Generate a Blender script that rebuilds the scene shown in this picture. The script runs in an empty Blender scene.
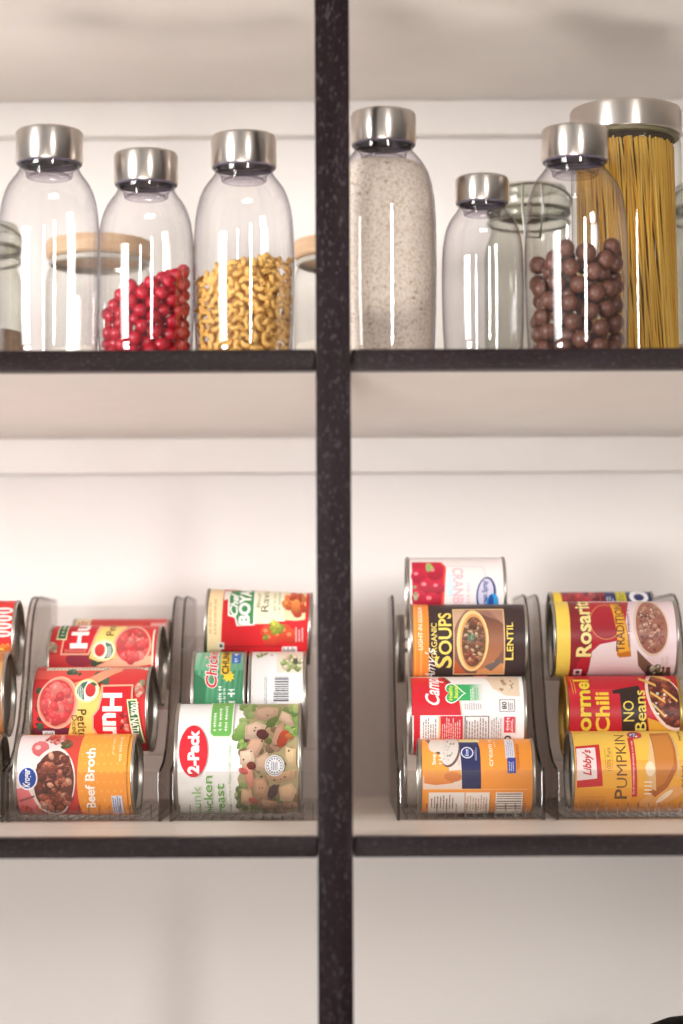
import bpy, bmesh, math, random
import numpy as np
from mathutils import Vector, Matrix
from mathutils.geometry import tessellate_polygon

random.seed(7)
rng = np.random.default_rng(7)
C = bpy.context.scene.collection
PI = math.pi

# ------------------------------------------------------------------ camera
F_PX = 2200.0
PITCH = math.atan(155.0 / F_PX)
ROLL = math.radians(-0.25)
CAM = Vector((0.0, -1.58, 1.3214))
ROT = Matrix.Rotation(PI / 2 + PITCH, 3, 'X') @ Matrix.Rotation(ROLL, 3, 'Z')


def P(px, py, y):
    """point of the place seen at photo pixel (px, py) on the vertical plane at depth y"""
    d = ROT @ Vector(((px - 341.5) / F_PX, -(py - 512.0) / F_PX, -1.0))
    return CAM + d * ((y - CAM.y) / d.y)


def scale_at(y):
    return F_PX / (y - CAM.y)


cam_data = bpy.data.cameras.new('camera')
cam = bpy.data.objects.new('camera', cam_data)
C.objects.link(cam)
cam.location = CAM
cam.rotation_euler = ROT.to_euler()
cam_data.sensor_fit = 'VERTICAL'
cam_data.sensor_height = 36.0
cam_data.sensor_width = 24.0
cam_data.lens = F_PX * 36.0 / 1024.0
cam_data.clip_start = 0.05
cam_data.dof.use_dof = True
cam_data.dof.focus_distance = 1.76
cam_data.dof.aperture_fstop = 2.9
bpy.context.scene.camera = cam


# ------------------------------------------------------------------ materials
def lin(c):
    out = []
    for v in c[:3]:
        v = v / 255.0
        out.append(v / 12.92 if v <= 0.04045 else ((v + 0.055) / 1.055) ** 2.4)
    return (*out, 1.0)


class N:
    def __init__(self, name):
        self.m = bpy.data.materials.new(name)
        self.m.use_nodes = True
        self.t = self.m.node_tree
        self.t.nodes.clear()
        self.out = self.t.nodes.new('ShaderNodeOutputMaterial')

    def n(self, kind, **kw):
        nd = self.t.nodes.new(kind)
        for k, v in kw.items():
            if k in nd.inputs:
                nd.inputs[k].default_value = v
            else:
                setattr(nd, k, v)
        return nd

    def l(self, a, b):
        self.t.links.new(a, b)

    def coord(self, scale=(1, 1, 1)):
        tc = self.n('ShaderNodeTexCoord')
        mp = self.n('ShaderNodeMapping')
        mp.inputs['Scale'].default_value = scale
        self.l(tc.outputs['Object'], mp.inputs['Vector'])
        return mp.outputs['Vector']

    def ramp(self, src, stops):
        r = self.n('ShaderNodeValToRGB')
        e = r.color_ramp.elements
        e[0].position, e[0].color = stops[0]
        e[1].position, e[1].color = stops[-1]
        for p, c in stops[1:-1]:
            x = e.new(p)
            x.color = c
        self.l(src, r.inputs['Fac'])
        return r.outputs['Color']

    def bsdf(self, **kw):
        b = self.n('ShaderNodeBsdfPrincipled')
        for k, v in kw.items():
            b.inputs[k].default_value = v
        self.l(b.outputs['BSDF'], self.out.inputs['Surface'])
        return b

    def bump(self, src, b, strength, dist):
        bp = self.n('ShaderNodeBump')
        bp.inputs['Strength'].default_value = strength
        bp.inputs['Distance'].default_value = dist
        self.l(src, bp.inputs['Height'])
        self.l(bp.outputs['Normal'], b.inputs['Normal'])


def plain(name, rgb, rough=0.5, metal=0.0, **kw):
    k = N(name)
    k.bsdf(**{'Base Color': lin(rgb), 'Roughness': rough, 'Metallic': metal, **kw})
    return k.m


def mottled(name, c1, c2, scale, rough=0.5, bump=0.0, dist=0.001, stretch=(1, 1, 1), detail=4, **kw):
    k = N(name)
    v = k.coord(stretch)
    ns = k.n('ShaderNodeTexNoise', Scale=scale, Detail=detail)
    k.l(v, ns.inputs['Vector'])
    col = k.ramp(ns.outputs['Fac'], [(0.35, lin(c1)), (0.65, lin(c2))])
    b = k.bsdf(Roughness=rough, **kw)
    k.l(col, b.inputs['Base Color'])
    if bump:
        k.bump(ns.outputs['Fac'], b, bump, dist)
    return k.m


def wall_paint():
    k = N('textured_wall_paint')
    v = k.coord()
    n1 = k.n('ShaderNodeTexNoise', Scale=26.0, Detail=5.0)
    n2 = k.n('ShaderNodeTexVoronoi', Scale=55.0)
    k.l(v, n1.inputs['Vector'])
    k.l(v, n2.inputs['Vector'])
    mx = k.n('ShaderNodeMath', operation='ADD')
    k.l(n1.outputs['Fac'], mx.inputs[0])
    k.l(n2.outputs['Distance'], mx.inputs[1])
    b = k.bsdf(**{'Base Color': lin((238, 232, 228)), 'Roughness': 0.55})
    k.bump(mx.outputs[0], b, 0.12, 0.004)
    return k.m


def black_wood(name, stretch, spec):
    k = N(name)
    v = k.coord(stretch)
    ns = k.n('ShaderNodeTexNoise', Scale=60.0, Detail=6.0, Roughness=0.7)
    k.l(v, ns.inputs['Vector'])
    v2 = k.coord(tuple(0.35 + 0.65 * s for s in stretch))
    n2 = k.n('ShaderNodeTexNoise', Scale=620.0, Detail=3.0)
    k.l(v2, n2.inputs['Vector'])
    col = k.ramp(ns.outputs['Fac'], [(0.35, lin((22, 11, 13))), (0.58, lin((33, 20, 23))), (0.80, lin((56, 48, 51)))])
    wear_glint = k.ramp(n2.outputs['Fac'], [(0.58, (0, 0, 0, 1)), (0.74, (0.5, 0.5, 0.5, 1))])  # grey specks: wear on the post, painted-in sparkle on the shelf edges
    mix = k.n('ShaderNodeMixRGB', blend_type='MIX')
    k.l(wear_glint, mix.inputs['Fac'])
    k.l(col, mix.inputs['Color1'])
    mix.inputs['Color2'].default_value = lin((104, 95, 98))
    b = k.bsdf(Roughness=0.34, **{'Specular IOR Level': spec})
    k.l(mix.outputs['Color'], b.inputs['Base Color'])
    k.bump(n2.outputs['Fac'], b, 0.6, 0.0012)
    return k.m


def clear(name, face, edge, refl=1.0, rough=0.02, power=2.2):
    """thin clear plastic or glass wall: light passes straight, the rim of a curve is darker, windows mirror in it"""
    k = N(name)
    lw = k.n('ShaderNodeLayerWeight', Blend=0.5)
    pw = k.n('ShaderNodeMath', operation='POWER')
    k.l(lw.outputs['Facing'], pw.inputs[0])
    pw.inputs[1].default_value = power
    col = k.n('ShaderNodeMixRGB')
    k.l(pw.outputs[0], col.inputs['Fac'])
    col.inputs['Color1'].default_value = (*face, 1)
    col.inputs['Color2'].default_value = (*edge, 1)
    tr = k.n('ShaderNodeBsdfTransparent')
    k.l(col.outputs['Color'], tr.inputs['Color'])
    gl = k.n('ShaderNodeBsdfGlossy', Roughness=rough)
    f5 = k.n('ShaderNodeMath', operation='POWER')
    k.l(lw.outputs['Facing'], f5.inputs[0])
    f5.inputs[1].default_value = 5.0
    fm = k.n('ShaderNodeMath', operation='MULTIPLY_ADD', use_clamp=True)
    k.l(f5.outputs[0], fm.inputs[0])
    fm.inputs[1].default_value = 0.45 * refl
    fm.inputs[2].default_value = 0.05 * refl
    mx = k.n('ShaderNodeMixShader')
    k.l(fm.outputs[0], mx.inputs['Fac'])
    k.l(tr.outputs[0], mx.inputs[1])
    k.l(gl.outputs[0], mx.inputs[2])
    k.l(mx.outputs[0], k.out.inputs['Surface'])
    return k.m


def brushed(name, rgb, rough, stretch):
    k = N(name)
    v = k.coord(stretch)
    ns = k.n('ShaderNodeTexNoise', Scale=40.0, Detail=4.0)
    k.l(v, ns.inputs['Vector'])
    b = k.bsdf(**{'Base Color': lin(rgb), 'Metallic': 1.0, 'Roughness': rough, 'Anisotropic': 0.75, 'Anisotropic Rotation': 0.25})
    tg = k.n('ShaderNodeTangent', direction_type='RADIAL', axis='Z')
    k.l(tg.outputs[0], b.inputs['Tangent'])
    k.bump(ns.outputs['Fac'], b, 0.08, 0.0006)
    return k.m


def label_paper():
    k = N('printed_label')
    a = k.n('ShaderNodeAttribute', attribute_name='Col')
    b = k.bsdf(**{'Roughness': 0.34, 'Specular IOR Level': 0.22})
    mx = k.n('ShaderNodeMixRGB')
    mx.inputs['Fac'].default_value = 0.03
    mx.inputs['Color2'].default_value = (0.72, 0.66, 0.64, 1)
    k.l(a.outputs['Color'], mx.inputs['Color1'])
    k.l(mx.outputs['Color'], b.inputs['Base Color'])
    return k.m


M = {
    'wall': wall_paint(),
    'paint': mottled('cream_shelf_paint', (237, 230, 225), (240, 234, 229), 14, 0.45, 0.08, 0.002),
    'board': mottled('pale_shelf_top', (248, 240, 231), (243, 232, 221), 8, 0.4, stretch=(0.3, 3, 3)),
    'post': black_wood('black_stained_wood_post', (1.0, 1.0, 0.12), 0.12),
    'edge': black_wood('black_painted_shelf_edge', (0.16, 1.0, 1.0), 0.2),
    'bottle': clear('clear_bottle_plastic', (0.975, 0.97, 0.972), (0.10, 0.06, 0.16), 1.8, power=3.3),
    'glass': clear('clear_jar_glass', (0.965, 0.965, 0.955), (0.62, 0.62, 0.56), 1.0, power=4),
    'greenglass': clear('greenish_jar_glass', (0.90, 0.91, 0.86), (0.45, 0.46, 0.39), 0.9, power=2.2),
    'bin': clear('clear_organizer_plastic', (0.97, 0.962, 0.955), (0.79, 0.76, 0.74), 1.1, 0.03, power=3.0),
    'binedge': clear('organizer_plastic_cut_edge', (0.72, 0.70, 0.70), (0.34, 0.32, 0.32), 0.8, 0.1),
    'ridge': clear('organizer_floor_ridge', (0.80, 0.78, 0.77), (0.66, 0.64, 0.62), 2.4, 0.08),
    'steel': brushed('brushed_stainless_cap', (214, 205, 197), 0.30, (3, 3, 0.08)),
    'plug': clear('smoky_stopper_plastic', (0.88, 0.86, 0.89), (0.45, 0.42, 0.48), 0.45, 0.05),
    'gasket': plain('dark_cap_seal', (104, 97, 112), 0.35),
    'tin': plain('tin_plate', (186, 181, 173), 0.32, 1.0),
    'goldtin': plain('gold_lacquered_tin', (205, 170, 95), 0.28, 1.0),
    'label': label_paper(),
    'redcandy': plain('red_candy_shell', (190, 10, 44), 0.22, **{'Coat Weight': 0.3}),
    'choc': mottled('milk_chocolate_coating', (98, 59, 46), (116, 73, 58), 60, 0.36),
    'pasta': mottled('dry_elbow_pasta', (232, 182, 94), (242, 198, 116), 90, 0.45),
    'spag': mottled('dry_spaghetti', (216, 162, 56), (234, 188, 86), 120, 0.4, stretch=(1, 1, 0.1)),
    'spag2': plain('dry_spaghetti_deep', (202, 144, 46), 0.45),
    'spag3': plain('dry_spaghetti_pale', (236, 196, 104), 0.4),
    'oil': plain('olive_gasket', (108, 100, 72), 0.5),
    'bamboo': mottled('pale_bamboo', (216, 176, 138), (228, 194, 158), 30, 0.5, stretch=(1, 1, 6)),
    'ring': plain('clear_silicone_ring', (196, 188, 176), 0.4),
    'wire': plain('bail_wire', (168, 166, 158), 0.3, 1.0),
    'nuts': mottled('brown_dry_goods', (150, 104, 66), (186, 142, 100), 160, 0.7, 0.6, 0.004),
    'amber': mottled('amber_dry_goods', (206, 158, 92), (222, 182, 120), 200, 0.6, 0.5, 0.003),
    'sugar': mottled('pale_dry_goods', (232, 222, 208), (240, 232, 220), 150, 0.7, 0.4, 0.002),
    'blackpot': plain('black_enamel', (5, 4, 4), 0.7, **{'Specular IOR Level': 0.1}),
}


def flour_mat():
    k = N('whole_grain_flour')
    v = k.coord()
    n1 = k.n('ShaderNodeTexNoise', Scale=520.0, Detail=3.0)
    n2 = k.n('ShaderNodeTexNoise', Scale=240.0, Detail=2.0)
    k.l(v, n1.inputs['Vector'])
    k.l(v, n2.inputs['Vector'])
    col = k.ramp(n1.outputs['Fac'], [(0.30, lin((204, 178, 154))), (0.46, lin((233, 216, 200))), (0.6, lin((244, 232, 220)))])
    spot = k.ramp(n2.outputs['Fac'], [(0.27, (1, 1, 1, 1)), (0.34, (0, 0, 0, 1))])
    mix = k.n('ShaderNodeMixRGB')
    k.l(spot, mix.inputs['Fac'])
    k.l(col, mix.inputs['Color1'])
    mix.inputs['Color2'].default_value = lin((178, 142, 112))
    b = k.bsdf(Roughness=0.8)
    k.l(mix.outputs['Color'], b.inputs['Base Color'])
    k.bump(n1.outputs['Fac'], b, 0.3, 0.0015)
    return k.m


M['flour'] = flour_mat()


# ------------------------------------------------------------------ object helpers
def link(o, parent=None):
    C.objects.link(o)
    if parent is not None:
        o.parent = parent
    return o


def tag(o, label=None, cat=None, group=None, kind=None):
    if label:
        o['label'] = label
    if cat:
        o['category'] = cat
    if group:
        o['group'] = group
    if kind:
        o['kind'] = kind
    return o


def thing(name, label, cat, loc=(0, 0, 0), group=None):
    o = bpy.data.objects.new(name, None)
    o.empty_display_size = 0.02
    link(o)
    o.location = loc
    return tag(o, label, cat, group)


def obj(name, bm, mats, parent=None, smooth=True, loc=None, angle=40):
    me = bpy.data.meshes.new(name)
    bmesh.ops.recalc_face_normals(bm, faces=bm.faces)
    if smooth:
        for f in bm.faces:
            f.smooth = True
        for e in bm.edges:
            if len(e.link_faces) == 2 and e.calc_face_angle(0) > math.radians(angle):
                e.smooth = False
    bm.to_mesh(me)
    bm.free()
    for m in (mats if isinstance(mats, (list, tuple)) else [mats]):
        me.materials.append(m)
    o = bpy.data.objects.new(name, me)
    link(o, parent)
    if loc is not None:
        o.location = loc
    return o


def box(bm, x0, x1, y0, y1, z0, z1, bevel=0.0, mi=0):
    r = bmesh.ops.create_cube(bm, size=1.0)
    vs = r['verts']
    for v in vs:
        v.co = Vector(((x0 + x1) / 2 + v.co.x * (x1 - x0), (y0 + y1) / 2 + v.co.y * (y1 - y0), (z0 + z1) / 2 + v.co.z * (z1 - z0)))
    fs = set(f for v in vs for f in v.link_faces)
    for f in fs:
        f.material_index = mi
    if bevel:
        es = list(set(e for v in vs for e in v.link_edges))
        bmesh.ops.bevel(bm, geom=es, offset=bevel, segments=2, affect='EDGES', profile=0.5)


def lathe(bm, prof, seg=64, axis='Z', mi=0, close=True):
    """prof: list of (radius, height)"""
    rings = []
    for r, h in prof:
        if r < 1e-7:
            co = (0, 0, h) if axis == 'Z' else (h, 0, 0)
            rings.append([bm.verts.new(co)])
        else:
            ring = []
            for k in range(seg):
                a = 2 * PI * k / seg
                c, s = r * math.cos(a), r * math.sin(a)
                ring.append(bm.verts.new((c, s, h) if axis == 'Z' else (h, c, s)))
            rings.append(ring)
    for a, b in zip(rings, rings[1:]):
        if len(a) == 1 and len(b) == 1:
            continue
        for k in range(seg):
            k2 = (k + 1) % seg
            if len(a) == 1:
                f = bm.faces.new((a[0], b[k], b[k2]))
            elif len(b) == 1:
                f = bm.faces.new((a[k], a[k2], b[0]))
            else:
                f = bm.faces.new((a[k], a[k2], b[k2], b[k]))
            f.material_index = mi


def tube(bm, pts, r, seg=8, cap=True):
    pts = [Vector(p) for p in pts]
    rings = []
    for i, p in enumerate(pts):
        d = (pts[min(i + 1, len(pts) - 1)] - pts[max(i - 1, 0)]).normalized()
        up = Vector((0, 0, 1)) if abs(d.z) < 0.9 else Vector((1, 0, 0))
        a = d.cross(up).normalized()
        b = d.cross(a)
        rings.append([bm.verts.new(p + (a * math.cos(2 * PI * k / seg) + b * math.sin(2 * PI * k / seg)) * r) for k in range(seg)])
    for A, B in zip(rings, rings[1:]):
        for k in range(seg):
            bm.faces.new((A[k], A[(k + 1) % seg], B[(k + 1) % seg], B[k]))
    if cap:
        bm.faces.new(rings[0])
        bm.faces.new(rings[-1])


def prism(bm, pts, x0, x1, mi_face=0, mi_edge=0):
    """polygon in (y, z) pulled along x"""
    a = [bm.verts.new((x0, y, z)) for y, z in pts]
    b = [bm.verts.new((x1, y, z)) for y, z in pts]
    bm.faces.new(a).material_index = mi_face
    bm.faces.new(b).material_index = mi_face
    n = len(pts)
    for k in range(n):
        bm.faces.new((a[k], a[(k + 1) % n], b[(k + 1) % n], b[k])).material_index = mi_edge


# ------------------------------------------------------------------ the setting and the shelving
WALL_Y = 0.49
SHELF_Z = 1.2006                    # top of the can shelf
UPPER_Z0, UPPER_Z1 = CAM.z + 0.2146, CAM.z + 0.2296
LOW_T = 0.0146
TOP_Z0 = CAM.z + 0.5355

bm = bmesh.new()
box(bm, -1.3, 1.3, WALL_Y, WALL_Y + 0.1, 0.0, 2.6)
tag(obj('wall_back', bm, M['wall'], smooth=False), kind='structure')
bm = bmesh.new()
box(bm, -1.3, 1.3, -3.0, WALL_Y, -0.05, 0.0)
tag(obj('floor', bm, mottled('pale_oak_floor', (92, 70, 54), (112, 88, 68), 5, 0.4, stretch=(8, 0.6, 1)), smooth=False), kind='structure')

unit = thing('shelving_unit', 'white built-in pantry shelves with black front edges and one black centre post', 'shelves', (0, 0, 0))
XL, XR = -0.85, 0.85
pL, pR = P(316.3, 512, -0.004).x, P(351.3, 512, -0.004).x
bm = bmesh.new()
box(bm, pL, pR, -0.004, 0.016, 0.0, 2.3, 0.0012)
tag(obj('post', bm, M['post'], unit), 'black stained post with worn speckles')
for z0, z1 in ((SHELF_Z - LOW_T, SHELF_Z), (UPPER_Z0, UPPER_Z1), (TOP_Z0, TOP_Z0 + 0.0146), (0.68, 0.695)):
    bm = bmesh.new()
    box(bm, XL, XR, 0.018, WALL_Y - 0.0005, z0 + 0.0004, z1 - 0.0004)
    sh = obj('shelf', bm, M['board'] if z0 < 1.3 else M['paint'], unit, smooth=False)
    for a, b in ((XL, pL - 0.0004), (pR + 0.0004, XR)):
        bm = bmesh.new()
        box(bm, a, b, 0.0, 0.0176, z0, z1, 0.0014)
        e = obj('edge_strip', bm, M['edge'], sh)
        tag(e, 'black painted front edge')
    bm = bmesh.new()
    box(bm, XL, XR, WALL_Y - 0.018, WALL_Y - 0.0005, z0 - 0.033, z0 + 0.0002, 0.0012)
    obj('cleat', bm, M['paint'], sh)


# ------------------------------------------------------------------ printed can labels
_glyphs = {}


def glyphs(s, bold, shear):
    key = (s, bold, shear)
    if key not in _glyphs:
        cu = bpy.data.curves.new('lettering', 'FONT')
        cu.body = s
        cu.size = 1.0
        cu.offset = bold
        cu.shear = shear
        cu.resolution_u = 3
        ob = bpy.data.objects.new('lettering', cu)
        C.objects.link(ob)
        dg = bpy.context.evaluated_depsgraph_get()
        me = bpy.data.meshes.new_from_object(ob.evaluated_get(dg))
        vs = np.array([v.co[:2] for v in me.vertices])
        me.calc_loop_triangles()
        ts = [tuple(t.vertices) for t in me.loop_triangles]
        C.objects.unlink(ob)
        bpy.data.objects.remove(ob)
        bpy.data.curves.remove(cu)
        bpy.data.meshes.remove(me)
        lo, hi = vs.min(0), vs.max(0)
        _glyphs[key] = ((vs - lo) / (hi - lo), ts)
    return _glyphs[key]


def clip_half(poly, k, keep_above):
    out = []
    n = len(poly)
    for i in range(n):
        p, q = poly[i], poly[(i + 1) % n]
        ip = p[1] >= k if keep_above else p[1] <= k
        iq = q[1] >= k if keep_above else q[1] <= k
        if ip:
            out.append(p)
        if ip != iq:
            t = (k - p[1]) / (q[1] - p[1])
            out.append((p[0] + t * (q[0] - p[0]), k))
    return out


class Label:
    """flat printed artwork laid around a can: every shape hugs the can's facets, one thin layer over the other.
    Drawn in the pixel frame of a crop of the photo (o = crop corner, s = zoom) so that it reads where the photo shows it."""
    SEG = 96

    def __init__(self, frame, L, r, lift, crop, tilt=0.0, seed=1, margin=0.0028):
        self.X0, self.X1, self.Yt, self.Yb = frame
        self.L, self.r, self.lift, self.tilt = L, r, lift, tilt
        self.ox, self.oy, self.s = crop
        self.da = 2 * PI / self.SEG
        self.v, self.f, self.c = [], [], []
        self.k = 0
        self.rnd = random.Random(seed)
        self.u0, self.u1 = -L / 2 + margin, L / 2 - margin

    # crop coordinates -> (u along the can, angle round it)
    def m(self, p):
        x, y = self.ox + p[0] / self.s, self.oy + p[1] / self.s
        cx, cy = (self.X0 + self.X1) / 2, (self.Yt + self.Yb) / 2
        if self.tilt:
            dx, dy = x - cx, y - cy
            c, s = math.cos(-self.tilt), math.sin(-self.tilt)
            x, y = cx + c * dx - s * dy, cy + s * dx + c * dy
        u = -self.L / 2 + (x - self.X0) / (self.X1 - self.X0) * self.L
        q = (cy - y) / ((self.Yb - self.Yt) / 2)
        a = math.asin(max(-0.97, min(0.97, q)))
        if abs(q) > 0.97:
            a += math.copysign((abs(q) - 0.97) * 1.2, q)
        return (min(self.u1, max(self.u0, u)), a + self.lift)

    def pt(self, u, a, rad):
        k = math.floor(a / self.da + 1e-9)
        t = a / self.da - k
        a0, a1 = k * self.da, (k + 1) * self.da
        y = -((1 - t) * math.cos(a0) + t * math.cos(a1)) * rad
        z = ((1 - t) * math.sin(a0) + t * math.sin(a1)) * rad
        return (u, y, z)

    def emit(self, tris, col):
        """tris in (u, angle); col a colour or a function of (u, angle)"""
        rad = self.r + 3.5e-6 * self.k
        self.k += 1
        for tri in tris:
            lo, hi = min(p[1] for p in tri), max(p[1] for p in tri)
            for k in range(math.floor(lo / self.da), math.floor(hi / self.da - 1e-9) + 1):
                poly = clip_half(list(tri), k * self.da, True)
                if len(poly) > 2:
                    poly = clip_half(poly, (k + 1) * self.da, False)
                if len(poly) < 3:
                    continue
                area = sum(a[0] * b[1] - b[0] * a[1] for a, b in zip(poly, poly[1:] + poly[:1]))
                if abs(area) < 1e-9:
                    continue
                i = len(self.v)
                for u, a in poly:
                    t = min(max((a - k * self.da) / self.da, 0.0), 1.0)
                    a0, a1 = k * self.da, (k + 1) * self.da
                    self.v.append((u, -((1 - t) * math.cos(a0) + t * math.cos(a1)) * rad, ((1 - t) * math.sin(a0) + t * math.sin(a1)) * rad))
                    self.c.append(col(u, a) if callable(col) else col)
                self.f.append(tuple(range(i, i + len(poly))))

    def base(self, rgb):
        c = lin(rgb)
        self.emit([((self.u0, -PI), (self.u1, -PI), (self.u1, PI)), ((self.u0, -PI), (self.u1, PI), (self.u0, PI))], c)

    def band(self, x0, x1, rgb):
        """a ring of colour right round the can"""
        u0, u1 = self.m((x0, 0))[0], self.m((x1, 0))[0]
        self.emit([((u0, -PI), (u1, -PI), (u1, PI)), ((u0, -PI), (u1, PI), (u0, PI))], lin(rgb))

    def poly(self, pts, rgb, rgb2=None, axis=1):
        q = [self.m(p) for p in pts]
        tr = tessellate_polygon([[Vector((a * 1.0, b * 0.05, 0)) for a, b in q]])
        col = lin(rgb)
        if rgb2 is not None:
            lo, hi = min(p[axis] for p in q), max(p[axis] for p in q)
            A, B = lin(rgb), lin(rgb2)      # rgb at the high side, rgb2 at the low side

            def col(u, a):
                t = ((u, a)[axis] - lo) / max(hi - lo, 1e-9)
                return tuple(B[i] + (A[i] - B[i]) * t for i in range(4))
        self.emit([tuple(q[i] for i in t) for t in tr], col)

    def rect(self, x0, y0, x1, y1, rgb, rgb2=None, axis=1):
        n = 4
        ys = [y0 + (y1 - y0) * i / n for i in range(n + 1)]
        self.poly([(x0, y) for y in ys] + [(x1, y) for y in reversed(ys)], rgb, rgb2, axis)

    def frame(self, x0, y0, x1, y1, w, rgb):
        for a in ((x0, y0, x1, y0 + w), (x0, y1 - w, x1, y1), (x0, y0, x0 + w, y1), (x1 - w, y0, x1, y1)):
            self.rect(*a, rgb)

    def ell(self, cx, cy, rx, ry, rgb, rot=0.0, rgb2=None, n=32, axis=1, wob=0.0):
        c, s = math.cos(rot), math.sin(rot)
        pts = []
        for i in range(n):
            t = 2 * PI * i / n
            w = 1 + (self.rnd.uniform(-wob, wob) if wob else 0)
            x, y = rx * w * math.cos(t), ry * w * math.sin(t)
            pts.append((cx + c * x - s * y, cy + s * x + c * y))
        self.poly(pts, rgb, rgb2, axis)

    def blobs(self, cx, cy, rx, ry, n, size, cols, rot=0.0, hi=True):
        c, s = math.cos(rot), math.sin(rot)
        for i in range(n):
            q = math.sqrt(self.rnd.random())
            t = self.rnd.random() * 2 * PI
            x, y = rx * q * math.cos(t), ry * q * math.sin(t)
            x, y = cx + c * x - s * y, cy + s * x + c * y
            z = size * self.rnd.uniform(0.6, 1.3)
            k = self.rnd.choice(cols)
            j = self.rnd.uniform(0.88, 1.1)
            k = tuple(min(255, v * j) for v in k)
            z2 = z * self.rnd.uniform(0.6, 0.95)
            ro = self.rnd.random() * PI
            self.ell(x, y, z, z2, k, ro, tuple(v * 0.8 for v in k), 9, wob=0.18)
            if hi:
                self.ell(x - z * 0.2, y - z * 0.25, z * 0.35, z * 0.25, tuple(min(255, v * 1.12 + 8) for v in k), ro, None, 6)

    def text(self, s, x0, x1, y0, y1, rgb, turn=90, bold=0.0, shear=0.0, squash=True):
        """turn 90: reads upward from y1 to y0; -90: reads downward from y0 to y1; x0..x1 is the letter height"""
        vs, ts = glyphs(s, bold, shear)
        ya, yb = self.m((x0, y1))[1], self.m((x0, y0))[1]      # angle low, high
        ua, ub = self.m((x0, (y0 + y1) / 2))[0], self.m((x1, (y0 + y1) / 2))[0]
        q = []
        for gx, gy in vs:
            if turn == 90:
                q.append((ub - (ub - ua) * gy, ya + (yb - ya) * gx))
            elif turn == -90:
                q.append((ua + (ub - ua) * gy, yb - (yb - ya) * gx))
            else:
                q.append((ua + (ub - ua) * gx, ya + (yb - ya) * gy))
        self.emit([tuple(q[i] for i in t) for t in ts], lin(rgb))

    def lines(self, x0, y0, x1, y1, n, rgb, duty=0.5, vertical=True):
        """fine print too small to read: ragged strokes"""
        for i in range(n):
            if vertical:
                w = (x1 - x0) / n
                a = x0 + w * i
                e = self.rnd.uniform(0, 0.3) * (y1 - y0)
                y = y0 + e
                while y < y1 - 2:
                    st = self.rnd.uniform(0.06, 0.2) * (y1 - y0)
                    self.rect(a, y, a + w * duty, min(y1, y + st), rgb)
                    y += st + 0.03 * (y1 - y0)
            else:
                h = (y1 - y0) / n
                self.rect(x0, y0 + h * i, x1, y0 + h * i + h * duty * self.rnd.uniform(0.6, 1.4), rgb)

    def fine(self, x0, x1, y0, y1, rgb):
        """a line of print running up the label, too small to read: a row of ragged letter-sized strokes"""
        h = x1 - x0
        y = y0
        while y < y1 - 0.2 * h:
            st = h * self.rnd.uniform(0.3, 0.6)
            a, b = self.rnd.uniform(0, 0.3) * h, self.rnd.uniform(0.0, 0.15) * h
            self.rect(x0 + a, y, x1 - b, min(y1, y + st * 0.4), rgb)
            self.rect(x0 + h * 0.35, y, x0 + h * 0.6, min(y1, y + st), rgb)
            y += st + h * (0.14 if self.rnd.random() < 0.8 else 0.5)

    def build(self, parent):
        me = bpy.data.meshes.new('paper_label')
        me.from_pydata(self.v, [], self.f)
        at = me.color_attributes.new('Col', 'FLOAT_COLOR', 'POINT')
        at.data.foreach_set('color', np.array(self.c, dtype=np.float32).ravel())
        me.materials.append(M['label'])
        me.update()
        o = bpy.data.objects.new('paper_label', me)
        return link(o, parent)


def make_can(label_text, frame, y, paint, crop, r=None, tilt=0.0, tin='tin', on_floor=None, seed=1, group=None, dx=0.0, yaw=0.0):
    """a food can lying on its side; frame = its pixel box in the photo (nearest line left, right, top, bottom)"""
    X0, X1, Yt, Yb = frame
    sc = scale_at(y)
    if r is None:
        r = (Yb - Yt) / 2 / sc
    if on_floor is not None:
        zc = on_floor + r
        cx = P((X0 + X1) / 2, (Yt + Yb) / 2, y - r)
    else:
        zc = P((X0 + X1) / 2, (Yt + Yb) / 2, y).z
        cx = P((X0 + X1) / 2, (Yt + Yb) / 2, y - r)
    L = (X1 - X0) / scale_at(y - r)
    root = thing('tin_can', label_text, 'can', (cx.x + dx, y, zc - r), group)
    root.rotation_euler.z = math.radians(yaw)
    if tilt:
        root.rotation_euler.y = tilt
    h = L / 2
    rb = r - 0.0012
    bm = bmesh.new()
    lathe(bm, [(rb, -h + 0.003), (rb, h - 0.003)], 96, 'X')
    for s in (-1, 1):     # rolled seams
        prof = [(rb, s * (h - 0.0030)), (r + 0.0004, s * (h - 0.0025)), (r + 0.0008, s * (h - 0.0014)), (r + 0.0004, s * (h - 0.0003)), (r - 0.0004, s * h),
                (r - 0.0016, s * (h - 0.0002)), (r - 0.0022, s * (h - 0.0010)), (r - 0.0024, s * (h - 0.0048))]
        lathe(bm, prof, 96, 'X')
    ob = obj('can_body', bm, M[tin], root, loc=(0, 0, r))
    for s in (-1, 1):     # recessed stamped ends
        bm = bmesh.new()
        rr = r - 0.0024
        prof = [(rr, s * (h - 0.0048))]
        for q, d in ((0.93, 0.0048), (0.90, 0.0040), (0.86, 0.0040), (0.83, 0.0048), (0.70, 0.0048), (0.67, 0.0042), (0.62, 0.0042), (0.59, 0.0048), (0.0, 0.0046)):
            prof.append((rr * q, s * (h - d)))
        lathe(bm, prof, 64, 'X')
        obj('lid', bm, M[tin], root, loc=(0, 0, r))
    lift = math.atan2(CAM.z - zc, y - CAM.y)
    lb = Label(frame, L, r, lift, crop, tilt, seed)
    paint(lb)
    lo = lb.build(root)
    lo.location = (0, 0, r)
    return root, (cx.x, y, zc, r, L)


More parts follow.
